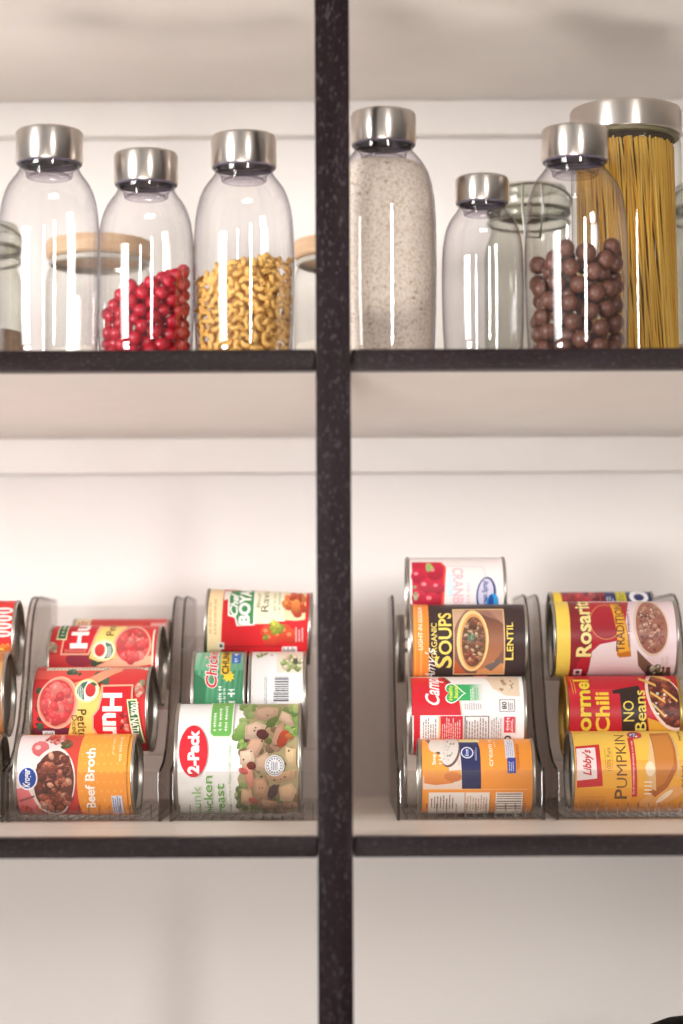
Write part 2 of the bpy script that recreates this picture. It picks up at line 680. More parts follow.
# ---- the artwork of each can
def art_beef(a):
    a.base((250, 166, 62))
    a.poly([(40, 62), (352, 62), (340, 150), (335, 260), (338, 340), (348, 415), (40, 415)], (243, 222, 222))
    a.poly([(60, 300), (120, 290), (200, 415), (60, 415)], (226, 120, 122))
    a.poly([(255, 62), (352, 62), (340, 150), (335, 260), (338, 340), (348, 415), (250, 415), (290, 340), (300, 220), (262, 140)], (222, 74, 58), (206, 62, 60))
    a.blobs(150, 395, 80, 20, 12, 18, [(238, 132, 84), (224, 96, 86)])
    a.ell(172, 128, 38, 34, (226, 120, 122), 0.3, (205, 92, 96), wob=0.05)
    a.ell(160, 122, 12, 10, (244, 190, 188))
    a.blobs(235, 88, 48, 16, 16, 14, [(206, 58, 50), (228, 100, 84), (240, 170, 160)])
    a.blobs(275, 112, 26, 16, 10, 13, [(104, 112, 66), (126, 84, 60), (84, 96, 52)])
    a.ell(232, 268, 96, 146, (240, 226, 220), 0.08)
    a.ell(236, 270, 86, 134, (104, 56, 42), 0.08)
    a.blobs(236, 270, 76, 122, 95, 17, [(150, 78, 58), (188, 108, 82), (96, 48, 38), (208, 150, 122), (128, 62, 46)], 0.08)
    a.poly([(84, 345), (150, 325), (152, 332), (88, 353)], (150, 90, 90))
    a.poly([(352, 62), (546, 62), (546, 415), (348, 415), (338, 340), (335, 260), (340, 150)], (250, 168, 64), (246, 156, 60))
    for i in range(7):
        for j in range(9):
            a.ell(355 + 28 * i + (j % 2) * 12, 80 + 38 * j, 5, 7, (252, 178, 84), n=6)
    a.text('Beef Broth', 370, 411, 130, 376, (255, 250, 240), 90, 0.025)
    a.fine(480, 492, 86, 156, (254, 226, 170))
    a.fine(508, 526, 84, 186, (254, 226, 170))
    a.ell(125, 253, 43, 50, (250, 246, 248))
    a.ell(125, 253, 37, 43, (30, 72, 162))
    a.text('Kroger', 105, 145, 214, 292, (255, 255, 255), 90, 0.02, 0.3)
    a.rect(480, 326, 526, 402, (226, 226, 236))
    a.lines(484, 330, 522, 398, 4, (92, 112, 176))


def tomato_dice(a, cx, cy, rx, ry, n, size):
    a.ell(cx, cy, rx, ry, (206, 58, 62))
    a.blobs(cx, cy, rx * 0.86, ry * 0.86, n, size, [(236, 98, 96), (214, 66, 70), (244, 132, 124), (224, 84, 84)])


def art_tomato_front(a):
    a.base((212, 44, 48))
    a.rect(100, 246, 545, 262, (236, 226, 204))
    a.lines(130, 249, 530, 259, 26, (176, 170, 150))
    a.rect(60, 262, 545, 300, (226, 82, 72))
    a.ell(470, 300, 110, 46, (226, 70, 62), 0.0, (196, 36, 44))
    a.blobs(350, 292, 34, 20, 8, 20, [(58, 78, 60), (78, 100, 76)], hi=False)
    a.blobs(225, 274, 30, 10, 6, 12, [(64, 92, 64), (92, 114, 80)], hi=False)
    a.poly([(232, 316), (300, 292), (392, 250), (432, 250), (430, 266), (330, 318), (262, 348)], (238, 168, 132), (226, 146, 110))
    a.rect(60, 500, 250, 560, (106, 22, 52))
    a.blobs(85, 420, 14, 90, 10, 14, [(58, 92, 66), (170, 40, 50), (80, 30, 50)], hi=False)
    a.poly([(262, 322), (345, 330), (352, 360), (338, 420), (316, 450), (318, 500), (340, 545), (345, 620), (205, 620), (210, 520), (228, 470), (246, 420)], (250, 214, 118), (244, 196, 92))
    a.ell(168, 396, 88, 108, (240, 178, 150), 0.12)
    a.ell(166, 396, 80, 100, (222, 140, 116), 0.12)
    tomato_dice(a, 164, 394, 74, 92, 55, 22)
    a.poly([(350, 325), (488, 323), (490, 620), (345, 620), (336, 545), (312, 500), (314, 448), (338, 420), (352, 362)], (244, 176, 146))
    a.poly([(358, 332), (480, 330), (482, 620), (352, 620), (344, 540), (320, 498), (322, 452), (346, 422), (360, 366)], (206, 16, 32))
    a.text("Hunt's", 358, 446, 358, 596, (252, 244, 240), -90, 0.04)
    a.blobs(452, 480, 16, 40, 16, 13, [(220, 70, 66), (240, 140, 124), (170, 20, 34)])
    a.poly([(462, 384), (506, 382), (536, 560), (490, 566)], (240, 230, 180))
    a.poly([(468, 391), (501, 389), (529, 560), (496, 562)], (52, 104, 64))
    a.text('100% NATURAL', 480, 514, 396, 560, (244, 244, 226), -90, 0.03)
    a.blobs(514, 345, 16, 34, 14, 12, [(236, 170, 150), (228, 110, 92), (150, 150, 110)])
    a.ell(291, 350, 53, 49, (246, 226, 152))
    a.ell(291, 350, 46, 42, (250, 244, 224))
    a.poly([(250, 335), (270, 315), (292, 310), (276, 345), (282, 388), (262, 376), (248, 358)], (72, 112, 98))
    a.lines(254, 326, 276, 378, 3, (226, 236, 220))
    a.ell(306, 346, 22, 28, (218, 62, 56), 0, (196, 40, 44))
    a.ell(318, 322, 14, 6, (80, 100, 66), 0.4)
    a.text('Petite', 252, 290, 424, 536, (74, 62, 30), -90, 0.0)
    a.text('Diced', 228, 250, 448, 522, (110, 92, 44), -90, 0.0)
    a.rect(100, 510, 152, 534, (226, 226, 226))
    a.lines(110, 513, 148, 532, 5, (70, 100, 120))


def art_tomato_back(a):
    a.base((216, 48, 50))
    a.rect(120, 190, 575, 250, (222, 70, 64), (206, 44, 48))
    a.blobs(320, 215, 32, 22, 8, 20, [(58, 70, 52), (76, 92, 66)], hi=False)
    a.ell(255, 215, 55, 30, (150, 40, 60), 0.1)
    a.poly([(318, 70), (450, 70), (430, 110), (414, 150), (420, 205), (340, 222), (300, 205), (318, 150), (312, 110)], (250, 216, 122))
    a.poly([(415, 205), (520, 214), (575, 190), (575, 232), (500, 244), (380, 246), (330, 240)], (238, 176, 140))
    a.ell(482, 155, 82, 84, (238, 176, 146), -0.2)
    tomato_dice(a, 484, 152, 72, 74, 45, 20)
    a.poly([(196, 40), (338, 40), (330, 100), (316, 150), (300, 194), (176, 194)], (244, 176, 146))
    a.poly([(202, 40), (330, 40), (322, 100), (308, 148), (294, 186), (184, 186)], (204, 18, 34))
    a.text("Hunt's", 212, 292, -110, 166, (252, 244, 240), 90, 0.04)
    a.lines(196, 168, 290, 184, 10, (236, 150, 130))
    a.poly([(158, 60), (200, 60), (198, 132), (154, 130)], (240, 230, 180))
    a.poly([(163, 60), (195, 60), (193, 126), (160, 124)], (58, 112, 70))
    a.fine(170, 186, 70, 120, (240, 240, 220))
    a.blobs(144, 165, 16, 26, 14, 11, [(150, 160, 120), (228, 120, 104), (232, 190, 160)])
    a.ell(362, 175, 54, 46, (246, 226, 152))
    a.ell(362, 175, 46, 39, (250, 240, 214))
    a.ell(346, 174, 22, 26, (220, 66, 56), 0, (196, 40, 44))
    a.poly([(366, 140), (394, 150), (404, 176), (394, 202), (366, 210), (378, 176)], (72, 112, 98))
    a.lines(374, 150, 398, 202, 3, (226, 236, 220))
    a.text('Petite', 366, 400, 20, 114, (110, 88, 40), 90)
    a.rect(568, 90, 576, 250, (236, 220, 200))


def art_red_rear(a):
    a.base((214, 48, 44))
    a.band(180, 292, (240, 218, 176))
    a.rect(300, 60, 520, 110, (224, 84, 60))
    a.rect(552, 58, 618, 110, (238, 176, 170))
    a.lines(240, 40, 285, 100, 3, (206, 90, 70))


def art_chicken(a):
    a.base((247, 245, 243))
    a.poly([(328, 30), (600, 30), (600, 545), (322, 545), (310, 470), (330, 430), (318, 380), (340, 330), (322, 260), (345, 200), (318, 170), (350, 130), (372, 90)], (176, 160, 118))
    a.blobs(350, 190, 34, 70, 30, 22, [(150, 186, 96), (186, 208, 130), (120, 160, 74)], hi=False)
    a.blobs(365, 70, 30, 40, 16, 20, [(140, 178, 86), (186, 206, 130)], hi=False)
    a.blobs(560, 120, 30, 80, 30, 22, [(156, 190, 100), (126, 164, 78), (190, 210, 130)], hi=False)
    a.blobs(470, 140, 60, 80, 26, 24, [(160, 168, 100), (120, 140, 70), (176, 180, 120)], hi=False)
    a.blobs(340, 470, 30, 60, 24, 20, [(150, 170, 100), (110, 120, 72), (190, 190, 140)], hi=False)
    a.blobs(450, 250, 110, 120, 30, 22, [(130, 100, 74), (150, 118, 90), (180, 150, 110)], hi=False)
    a.blobs(460, 480, 120, 60, 34, 26, [(168, 130, 104), (140, 110, 76), (120, 130, 76)], hi=False)

    def chunk(pts, c, d=0.8):
        a.poly(pts, c, tuple(v * d for v in c))
        mx = sum(p[0] for p in pts) / len(pts)
        my = sum(p[1] for p in pts) / len(pts)
        a.poly([(mx + (x - mx) * 0.66 - 3, my + (y - my) * 0.62 - 6) for x, y in pts], tuple(min(255, v * 1.06) for v in c), tuple(v * 0.92 for v in c))
    tan = (214, 176, 146)
    chunk([(398, 72), (452, 60), (498, 70), (494, 100), (440, 128), (405, 122), (385, 96)], tan)
    chunk([(352, 148), (400, 128), (446, 146), (432, 176), (392, 210), (350, 205)], (222, 190, 164))
    chunk([(512, 80), (548, 96), (570, 150), (540, 148), (498, 118)], (222, 188, 160))
    chunk([(490, 150), (520, 128), (528, 170), (508, 250), (492, 264), (460, 238)], (196, 152, 124))
    chunk([(380, 205), (440, 200), (430, 240), (400, 290), (366, 288), (360, 240)], (216, 172, 144))
    chunk([(330, 260), (384, 250), (396, 300), (372, 330), (330, 316)], (228, 200, 172))
    chunk([(400, 290), (450, 262), (470, 330), (440, 350), (400, 340)], (216, 180, 150))
    chunk([(446, 345), (520, 352), (572, 340), (570, 380), (500, 398), (452, 384)], (210, 168, 128))
    chunk([(350, 310), (384, 330), (396, 400), (378, 432), (356, 400)], (220, 150, 124))
    chunk([(392, 380), (440, 370), (458, 420), (440, 468), (392, 460)], (206, 160, 126))
    chunk([(500, 414), (556, 398), (578, 430), (556, 480), (504, 476)], (222, 184, 146))
    chunk([(336, 420), (380, 430), (392, 480), (360, 500), (330, 480)], (206, 168, 132))
    chunk([(420, 470), (490, 478), (480, 516), (424, 514)], (190, 150, 116))
    chunk([(530, 240), (575, 250), (575, 330), (545, 330), (528, 290)], (226, 196, 150))
    for x, y, rx, ry, c in ((428, 186, 28, 22, (104, 50, 46)), (518, 205, 22, 40, (200, 76, 44)), (380, 322, 20, 18, (126, 48, 44)), (472, 436, 20, 34, (96, 66, 62)),
                            (345, 345, 22, 14, (222, 100, 96)), (386, 476, 22, 14, (190, 96, 84)), (455, 215, 16, 14, (120, 120, 60)), (545, 195, 18, 12, (206, 120, 60))):
        a.ell(x, y, rx, ry, c, 0.4, tuple(v * 0.75 for v in c), wob=0.06)
    a.blobs(440, 280, 110, 200, 26, 5, [(110, 80, 60), (130, 90, 70)], hi=False)
    a.ell(482, 322, 43, 46, (246, 244, 244))
    a.ell(482, 322, 39, 42, (150, 150, 160))
    a.ell(482, 322, 36, 38, (246, 244, 244))
    for i in range(16):
        t = 2 * PI * i / 16
        a.ell(482 + 29 * math.cos(t), 322 + 31 * math.sin(t), 4, 4, (120, 120, 136), n=6)
    a.lines(468, 302, 498, 342, 4, (130, 130, 150))
    a.ell(126, 258, 63, 113, (224, 30, 48))
    a.text('2-Pack', 100, 152, 166, 356, (255, 250, 250), 90, 0.045)
    a.poly([(196, 30), (302, 30), (298, 180), (288, 200), (210, 200), (194, 186)], (226, 240, 218))
    a.poly([(202, 30), (296, 30), (292, 178), (283, 193), (214, 193), (200, 181)], (112, 184, 88))
    a.fine(208, 226, 92, 178, (240, 248, 232))
    a.fine(232, 250, 72, 178, (240, 248, 232))
    a.fine(258, 276, 62, 178, (240, 248, 232))
    a.text('chunk', 116, 156, 408, 545, (164, 202, 138), 90, 0.0)
    a.text('chicken', 168, 208, 364, 545, (122, 178, 92), 90, 0.01)
    a.text('breast', 220, 260, 398, 545, (122, 178, 92), 90, 0.01)
    a.text('98% Fat Free in Water, Fully Cooked', 277, 294, 234, 500, (160, 196, 136), 90)


def art_green_chicken(a):
    a.base((64, 140, 98))
    a.rect(60, 330, 310, 420, (176, 208, 186), (98, 168, 128))
    for i in range(9):
        x = 70 + 26 * i
        a.poly([(x, 600), (x + 8, 600), (x + 50, 335), (x + 30, 335)], (120, 184, 146), (64, 140, 98))
    a.poly([(60, 430), (130, 470), (120, 600), (60, 600)], (44, 116, 78))
    a.text('Chicken', 120, 184, 286, 506, (242, 236, 232), 90, 0.06, 0.15)
    a.text('Chicken', 124, 180, 289, 503, (206, 44, 50), 90, 0.02, 0.15)
    pts = []
    for i in range(16):
        q = 32 if i % 2 else 20
        pts.append((236 + q * math.cos(i * PI / 8), 450 + q * 0.9 * math.sin(i * PI / 8)))
    a.poly(pts, (246, 212, 60))
    a.rect(196, 330, 242, 440, (228, 188, 48))
    a.text('CHUNK', 202, 236, 320, 438, (40, 36, 26), 90, 0.03)
    a.rect(248, 336, 292, 386, (48, 110, 190))
    a.fine(256, 280, 340, 382, (230, 240, 250))
    a.fine(184, 206, 496, 596, (236, 244, 236))
    a.fine(210, 224, 506, 590, (236, 244, 236))
    a.fine(232, 270, 510, 596, (236, 244, 236))


def art_white_back(a):
    a.base((238, 235, 233))
    a.rect(470, 330, 610, 432, (232, 222, 206))
    a.blobs(545, 385, 60, 40, 34, 15, [(196, 206, 150), (232, 190, 178), (222, 206, 176), (150, 170, 100)])
    a.blobs(400, 345, 50, 8, 8, 8, [(150, 180, 110), (200, 150, 130)])
    a.rect(552, 364, 572, 390, (90, 80, 70))
    a.lines(412, 450, 428, 590, 2, (196, 196, 200))
    y = 452
    r = a.rnd
    while y < 566:
        h = r.choice((3, 4, 6, 8))
        a.rect(456 if y > 520 else 462, y, 530, y + h, (110, 112, 122) if y < 510 else (84, 86, 100))
        y += h + r.choice((3, 4, 5))
    a.rect(440, 570, 470, 600, (220, 220, 222))


def art_ravioli(a):
    a.base((214, 24, 34))
    a.band(100, 204, (246, 218, 170))
    a.lines(134, 60, 182, 240, 2, (222, 186, 136))
    a.rect(176, 278, 206, 310, (240, 230, 220))
    a.rect(184, 286, 198, 302, (80, 70, 60))
    a.poly([(355, 20), (505, 20), (505, 178), (440, 180), (430, 190), (355, 190)], (246, 234, 204))
    a.poly([(495, 20), (610, 20), (602, 170), (560, 176), (500, 172)], (244, 218, 176))
    a.poly([(222, 30), (360, 20), (356, 196), (268, 200), (258, 160), (226, 150)], (250, 246, 236))
    a.poly([(230, 30), (352, 20), (349, 190), (274, 193), (264, 152), (234, 143)], (60, 140, 78))
    a.poly([(206, 30), (240, 30), (232, 66), (206, 76)], (240, 232, 222))
    a.text('Chef', 236, 276, 40, 150, (252, 250, 244), 90, 0.03, 0.35)
    a.text('BOYARDEE', 282, 340, -130, 190, (252, 250, 244), 90, 0.05)
    a.text('Beef', 366, 384, 40, 110, (120, 130, 90), 90)
    a.text('Ravioli', 390, 426, -20, 132, (74, 88, 60), 90, 0.0)
    a.fine(446, 462, 30, 130, (150, 176, 140))
    a.fine(468, 484, 30, 140, (150, 176, 140))
    a.blobs(550, 95, 42, 46, 20, 24, [(226, 104, 48), (238, 140, 70), (206, 76, 40)])
    a.ell(556, 100, 22, 26, (238, 158, 84), 0.3, (206, 100, 46))
    for x, y in ((418, 232), (505, 228), (470, 250), (532, 250), (430, 262)):
        a.ell(x, y, 34, 36, (222, 84, 44), 0, (190, 36, 30))
        a.ell(x - 8, y - 10, 12, 9, (238, 140, 90))
    a.blobs(462, 208, 30, 24, 12, 17, [(160, 168, 52), (190, 190, 70), (126, 144, 44)])
    a.blobs(410, 250, 16, 12, 6, 10, [(160, 168, 60), (120, 140, 44)])
    a.lines(555, 200, 600, 275, 3, (244, 190, 186))
    a.rect(488, 298, 562, 336, (238, 234, 232))
    a.lines(494, 302, 556, 332, 6, (40, 38, 40), 0.6)
    a.rect(204, 292, 490, 300, (180, 18, 28))


def art_cranberry(a):
    a.base((240, 230, 228))
    a.poly([(70, 70), (240, 70), (266, 100), (240, 420), (70, 420)], (236, 84, 66))
    a.poly([(70, 70), (226, 72), (256, 100), (222, 420), (70, 420)], (196, 26, 56))
    for x, y, q in ((105, 150, 42), (200, 130, 45), (150, 210, 46), (215, 215, 40), (110, 270, 44), (180, 290, 52), (120, 350, 44), (200, 370, 40)):
        a.ell(x, y, q, q * 0.95, (204, 30, 64), 0, (150, 10, 40))
        a.ell(x - q * 0.3, y - q * 0.35, q * 0.3, q * 0.22, (240, 130, 140))
    a.blobs(155, 100, 26, 16, 8, 14, [(150, 176, 88), (190, 206, 130)])
    a.blobs(92, 245, 12, 40, 6, 12, [(186, 206, 170), (150, 176, 120)], hi=False)
    a.ell(290, 200, 18, 70, (206, 228, 240))
    a.text('CRANBERRY', 300, 362, 105, 420, (242, 184, 190), -90, 0.02)
    a.fine(374, 404, 190, 420, (244, 200, 204))
    for p in (((270, 92), (470, 96), (470, 99), (270, 95)), ((470, 96), (488, 120), (485, 122), (468, 99)), ((485, 120), (490, 170), (487, 170), (482, 121))):
        a.poly(p, (222, 196, 198))
    a.ell(490, 255, 56, 100, (30, 56, 122), 0.12)
    a.ell(488, 250, 44, 86, (206, 200, 222), 0.12)
    a.text('Ocean Spray', 466, 506, 176, 330, (38, 62, 126), 90, 0.03)
    a.ell(526, 300, 34, 52, (40, 150, 212), 0.1)
    a.ell(516, 300, 16, 46, (24, 72, 150), 0.1)


def art_lentil(a):
    a.base((56, 36, 36))
    a.band(90, 183, (246, 142, 50))
    a.band(146, 154, (250, 174, 96))
    a.band(124, 130, (250, 164, 80))
    a.text('LIGHT IN SODIUM', 138, 157, 238, 412, (254, 238, 214), 90, 0.01)
    a.text('ORGANIC', 192, 216, 304, 446, (246, 218, 112), 90, 0.015)
    a.text('OUPS', 222, 277, 262, 432, (246, 218, 104), 90, 0.02)
    a.text('S', 206, 277, 436, 486, (246, 218, 104), 90, 0.02)
    a.text("Amy's", 166, 222, 404, 530, (252, 248, 240), 90, 0.0, 0.45)
    a.rect(283, 246, 497, 514, (226, 186, 134))
    a.rect(288, 251, 492, 509, (158, 112, 96), (126, 82, 70))
    a.poly([(288, 251), (340, 251), (300, 300), (288, 330)], (206, 170, 140))
    a.poly([(288, 450), (330, 500), (340, 509), (288, 509)], (196, 92, 50))
    a.poly([(400, 440), (492, 470), (492, 509), (380, 509)], (222, 150, 92))
    a.poly([(380, 258), (430, 280), (492, 300), (492, 400), (470, 440), (410, 490), (370, 500)], (96, 60, 54), (196, 126, 84))
    a.poly([(430, 251), (492, 251), (492, 310), (470, 290)], (176, 130, 110))
    a.poly([(410, 480), (470, 452), (492, 456), (440, 500)], (112, 100, 96))
    a.ell(363, 376, 66, 124, (248, 210, 146), 0.04)
    a.ell(366, 378, 56, 112, (226, 164, 96), 0.04)
    a.ell(367, 380, 49, 102, (112, 76, 58), 0.04)
    a.blobs(367, 380, 43, 94, 110, 9, [(150, 100, 76), (184, 128, 92), (104, 66, 50), (214, 176, 140), (168, 86, 64), (120, 90, 60)], 0.04)
    a.blobs(355, 364, 16, 18, 14, 9, [(86, 118, 88), (56, 88, 66), (130, 150, 120)])
    a.text('ENTIL', 504, 531, 304, 418, (246, 218, 104), 90, 0.015)
    a.text('L', 497, 531, 422, 453, (246, 218, 104), 90, 0.015)
    a.rect(370, 515, 427, 537, (226, 120, 120))
    a.lines(376, 519, 422, 534, 7, (250, 220, 220), 0.6)
    a.lines(465, 518, 488, 534, 3, (130, 112, 110))


def art_soup_red(a):
    a.base((244, 240, 238))
    a.poly([(100, 30), (252, 30), (296, 80), (314, 120), (322, 187), (100, 187)], (252, 200, 170))
    a.poly([(100, 30), (248, 30), (290, 84), (308, 124), (316, 187), (100, 187)], (222, 26, 46), (208, 20, 42))
    a.poly([(236, 30), (252, 30), (296, 80), (270, 78)], (150, 16, 34))
    a.rect(120, 187, 146, 420, (214, 26, 46))
    a.text("Campbell's", 166, 246, -70, 146, (252, 246, 244), 90, 0.02, 0.4)
    a.poly([(415, 30), (560, 30), (560, 112), (500, 108), (450, 80)], (228, 206, 178))
    a.blobs(505, 70, 40, 24, 14, 7, [(206, 170, 136), (186, 140, 110), (240, 222, 200)], hi=False)
    a.poly([(280, 62), (352, 62), (352, 128), (280, 128)], (56, 174, 100))
    a.poly([(352, 62), (412, 60), (412, 128), (352, 128)], (244, 240, 238), (56, 174, 100), 0)

    def heart(k, c):
        pts = []
        for i in range(40):
            t = 2 * PI * i / 40
            hx = 16 * math.sin(t) ** 3
            hy = 13 * math.cos(t) - 5 * math.cos(2 * t) - 2 * math.cos(3 * t) - math.cos(4 * t)
            pts.append((288 - hy * 3.05 * k, 98 + hx * 2.6 * k))
        a.poly(pts, c)
    heart(1.0, (244, 246, 240))
    heart(0.88, (56, 174, 100))
    a.text('Healthy', 266, 286, 66, 126, (222, 236, 70), 90, 0.03)
    a.text('Request', 288, 310, 66, 118, (222, 236, 70), 90, 0.03)
    a.lines(356, 66, 372, 126, 2, (226, 244, 226))
    a.lines(376, 70, 392, 126, 2, (130, 190, 140))
    a.lines(330, 134, 404, 166, 8, (186, 180, 180))
    a.frame(474, 124, 538, 174, 3, (150, 146, 146))
    a.text('80', 484, 504, 134, 164, (70, 66, 66), 90, 0.02)
    a.lines(510, 130, 532, 168, 3, (150, 146, 146))
    a.rect(150, 190, 222, 420, (250, 246, 244))
    a.lines(158, 196, 218, 298, 6, (150, 144, 146), 0.45)
    a.rect(222, 190, 230, 420, (240, 196, 150))
    a.rect(230, 190, 322, 420, (206, 40, 56))
    a.lines(236, 194, 316, 298, 9, (244, 190, 186), 0.5)
    a.frame(330, 190, 430, 330, 3, (70, 66, 66))
    a.lines(336, 196, 426, 296, 8, (150, 144, 146), 0.4)
    a.lines(440, 194, 486, 298, 5, (176, 170, 170), 0.4)
    a.rect(492, 194, 536, 256, (214, 60, 76))
    a.fine(498, 516, 198, 252, (250, 226, 226))
    a.lines(520, 198, 532, 252, 2, (250, 226, 226))
    a.ell(508, 282, 15, 15, (60, 54, 54))
    a.ell(508, 282, 8, 8, (236, 230, 228))


def art_cream(a):
    a.base((250, 158, 58))
    a.rect(44, 36, 246, 304, (242, 232, 226), (238, 214, 196))
    a.poly([(44, 36), (78, 36), (96, 100), (130, 110), (180, 190), (180, 220), (44, 230)], (248, 166, 66))
    a.poly([(60, 36), (84, 36), (110, 92), (140, 108), (128, 116), (100, 100)], (104, 80, 72))
    a.ell(192, 96, 50, 92, (118, 92, 84), 0.25)
    a.ell(186, 90, 46, 86, (232, 222, 214), 0.25)
    a.ell(110, 70, 34, 36, (236, 224, 214), 0.3)
    a.blobs(180, 90, 34, 70, 30, 5, [(206, 190, 180), (244, 236, 228), (180, 170, 150)], 0.25, False)
    a.poly([(50, 200), (150, 210), (240, 200), (244, 230), (200, 270), (110, 280), (50, 270)], (248, 170, 78), (226, 130, 60))
    a.ell(200, 236, 46, 26, (226, 140, 70), 0.1, (206, 116, 56))
    a.text('Soup', 92, 118, 112, 172, (255, 246, 230), 90, 0.03)
    a.fine(124, 146, 122, 170, (255, 246, 230))
    a.rect(236, 34, 346, 52, (238, 222, 160))
    a.poly([(238, 52), (336, 52), (346, 90), (347, 300), (248, 300), (246, 200)], (42, 46, 98), (34, 38, 82))
    a.ell(278, 108, 33, 31, (226, 228, 240))
    a.ell(278, 108, 27, 25, (42, 58, 132))
    a.text('Kroger', 266, 292, 88, 128, (240, 240, 250), 90, 0.02, 0.3)
    a.lines(318, 76, 330, 150, 2, (176, 180, 206))
    a.lines(226, 134, 240, 176, 2, (200, 190, 190))
    a.text('cream of chicken', 384, 412, -130, 182, (255, 236, 206), 90, 0.015)
    a.fine(418, 432, 20, 84, (255, 216, 160))
    a.rect(478, 36, 526, 140, (232, 226, 234))
    a.rect(486, 136, 530, 218, (52, 70, 158))
    a.lines(484, 44, 522, 132, 4, (176, 176, 200), 0.5)
    a.lines(494, 144, 524, 210, 3, (206, 212, 240), 0.4)
    a.lines(536, 54, 552, 200, 2, (206, 110, 30))
    a.rect(44, 300, 590, 306, (252, 186, 110))
    a.rect(74, 318, 262, 470, (244, 234, 226))
    a.lines(86, 328, 212, 404, 8, (150, 120, 104), 0.45)
    a.rect(266, 318, 392, 470, (246, 234, 222))
    a.lines(276, 326, 388, 410, 8, (206, 176, 152), 0.45)
    a.rect(424, 318, 566, 470, (246, 236, 228))
    a.lines(430, 324, 560, 412, 7, (120, 96, 84), 0.35, False)


def art_pumpkin(a):
    a.base((244, 178, 62))
    a.rect(180, 285, 720, 430, (250, 206, 92), (248, 196, 74))
    a.rect(180, 560, 720, 690, (240, 166, 52), (220, 136, 38))
    a.poly([(192, 366), (304, 356), (306, 420), (314, 540), (314, 552), (196, 560)], (206, 42, 44))
    a.poly([(196, 376), (284, 370), (288, 516), (196, 526)], (246, 228, 226))
    a.text("Libby's", 222, 274, 380, 502, (204, 36, 44), 90, 0.03, 0.3)
    a.text('100% Pure', 334, 354, 372, 480, (150, 104, 50), 90)
    for p in (((326, 380), (329, 380), (329, 480), (326, 480)), ((358, 385), (360, 385), (362, 480), (359, 480))):
        a.poly(p, (196, 146, 70))
    a.text('UMPKIN', 378, 426, 312, 560, (112, 74, 38), 90, 0.0)
    a.text('P', 370, 428, 566, 612, (112, 74, 38), 90, 0.015)
    a.poly([(438, 326), (466, 326), (474, 602), (450, 604)], (204, 48, 50))
    a.fine(450, 462, 340, 590, (246, 200, 190))
    a.ell(474, 314, 34, 17, (206, 60, 60))
    a.poly([(446, 314), (462, 302), (486, 302), (478, 318), (456, 324)], (60, 84, 150))
    a.blobs(476, 316, 26, 9, 8, 4, [(250, 240, 240)], hi=False)
    a.ell(590, 600, 110, 34, (236, 170, 100), -0.35)
    a.poly([(545, 306), (634, 304), (652, 380), (656, 470), (610, 560), (556, 604), (528, 580), (540, 470)], (196, 116, 42), (176, 98, 36))
    a.poly([(552, 318), (628, 314), (642, 384), (640, 452), (596, 540), (562, 560), (556, 470)], (214, 138, 56), (200, 122, 46))
    a.poly([(545, 320), (556, 470), (560, 575), (528, 560), (512, 500), (530, 400)], (240, 208, 160), (226, 180, 120))
    a.ell(532, 472, 22, 34, (248, 226, 190))
    for i in range(4):
        a.rect(505, 530 + 18 * i, 540, 537 + 18 * i, (246, 226, 200))
    a.ell(600, 600, 46, 12, (250, 226, 190), -0.7)
    a.poly([(640, 310), (660, 360), (668, 440), (662, 520), (656, 520), (660, 440), (650, 360)], (226, 190, 140))
    a.fine(672, 690, 460, 560, (150, 96, 40))
    a.fine(672, 690, 300, 350, (150, 96, 40))
    a.frame(214, 600, 322, 652, 3, (206, 140, 60))
    a.lines(224, 608, 312, 646, 8, (216, 152, 70))


def art_chili(a):
    a.base((200, 20, 40))
    a.rect(150, 90, 420, 160, (216, 40, 62), (200, 20, 40))  # lighter red painted in as a highlight along the can
    for x in (172, 184):
        a.poly([(x, 30), (x + 3, 30), (x + 12, 110), (x + 9, 110)], (226, 176, 60))
    a.text('Hormel', 190, 264, 44, 348, (120, 20, 20), 90, 0.05)
    a.text('Hormel', 190, 262, 46, 346, (248, 214, 60), 90, 0.03)
    a.text('Chili', 280, 346, 104, 288, (248, 214, 60), 90, 0.03)
    a.poly([(362, 96), (488, 74), (504, 160), (526, 300), (402, 300), (396, 110), (366, 112)], (46, 26, 20))
    a.text('NO', 408, 458, 144, 236, (240, 216, 96), 90, 0.005)
    a.text('Beans', 462, 514, 96, 278, (240, 216, 96), 90, 0.01)
    a.poly([(520, 220), (600, 250), (680, 270), (680, 310), (530, 310)], (224, 166, 48))
    a.ell(610, 150, 80, 140, (240, 214, 196), -0.45)
    a.ell(614, 148, 70, 128, (96, 36, 26), -0.45)
    a.blobs(614, 148, 60, 116, 80, 13, [(110, 40, 28), (146, 60, 40), (80, 28, 22), (170, 84, 56), (124, 50, 30)], -0.45)
    for x, y, t in ((530, 62, 0.4), (628, 122, 0.7), (570, 130, 0.6), (600, 44, 0.3), (570, 185, 0.8)):
        c, s = math.cos(t), math.sin(t)
        a.poly([(x - 40 * c, y - 40 * s - 6), (x + 40 * c, y + 40 * s - 6), (x + 40 * c, y + 40 * s + 6), (x - 40 * c, y - 40 * s + 6)], (236, 184, 96))
    a.blobs(590, 160, 40, 60, 8, 6, [(246, 236, 220)], hi=False)


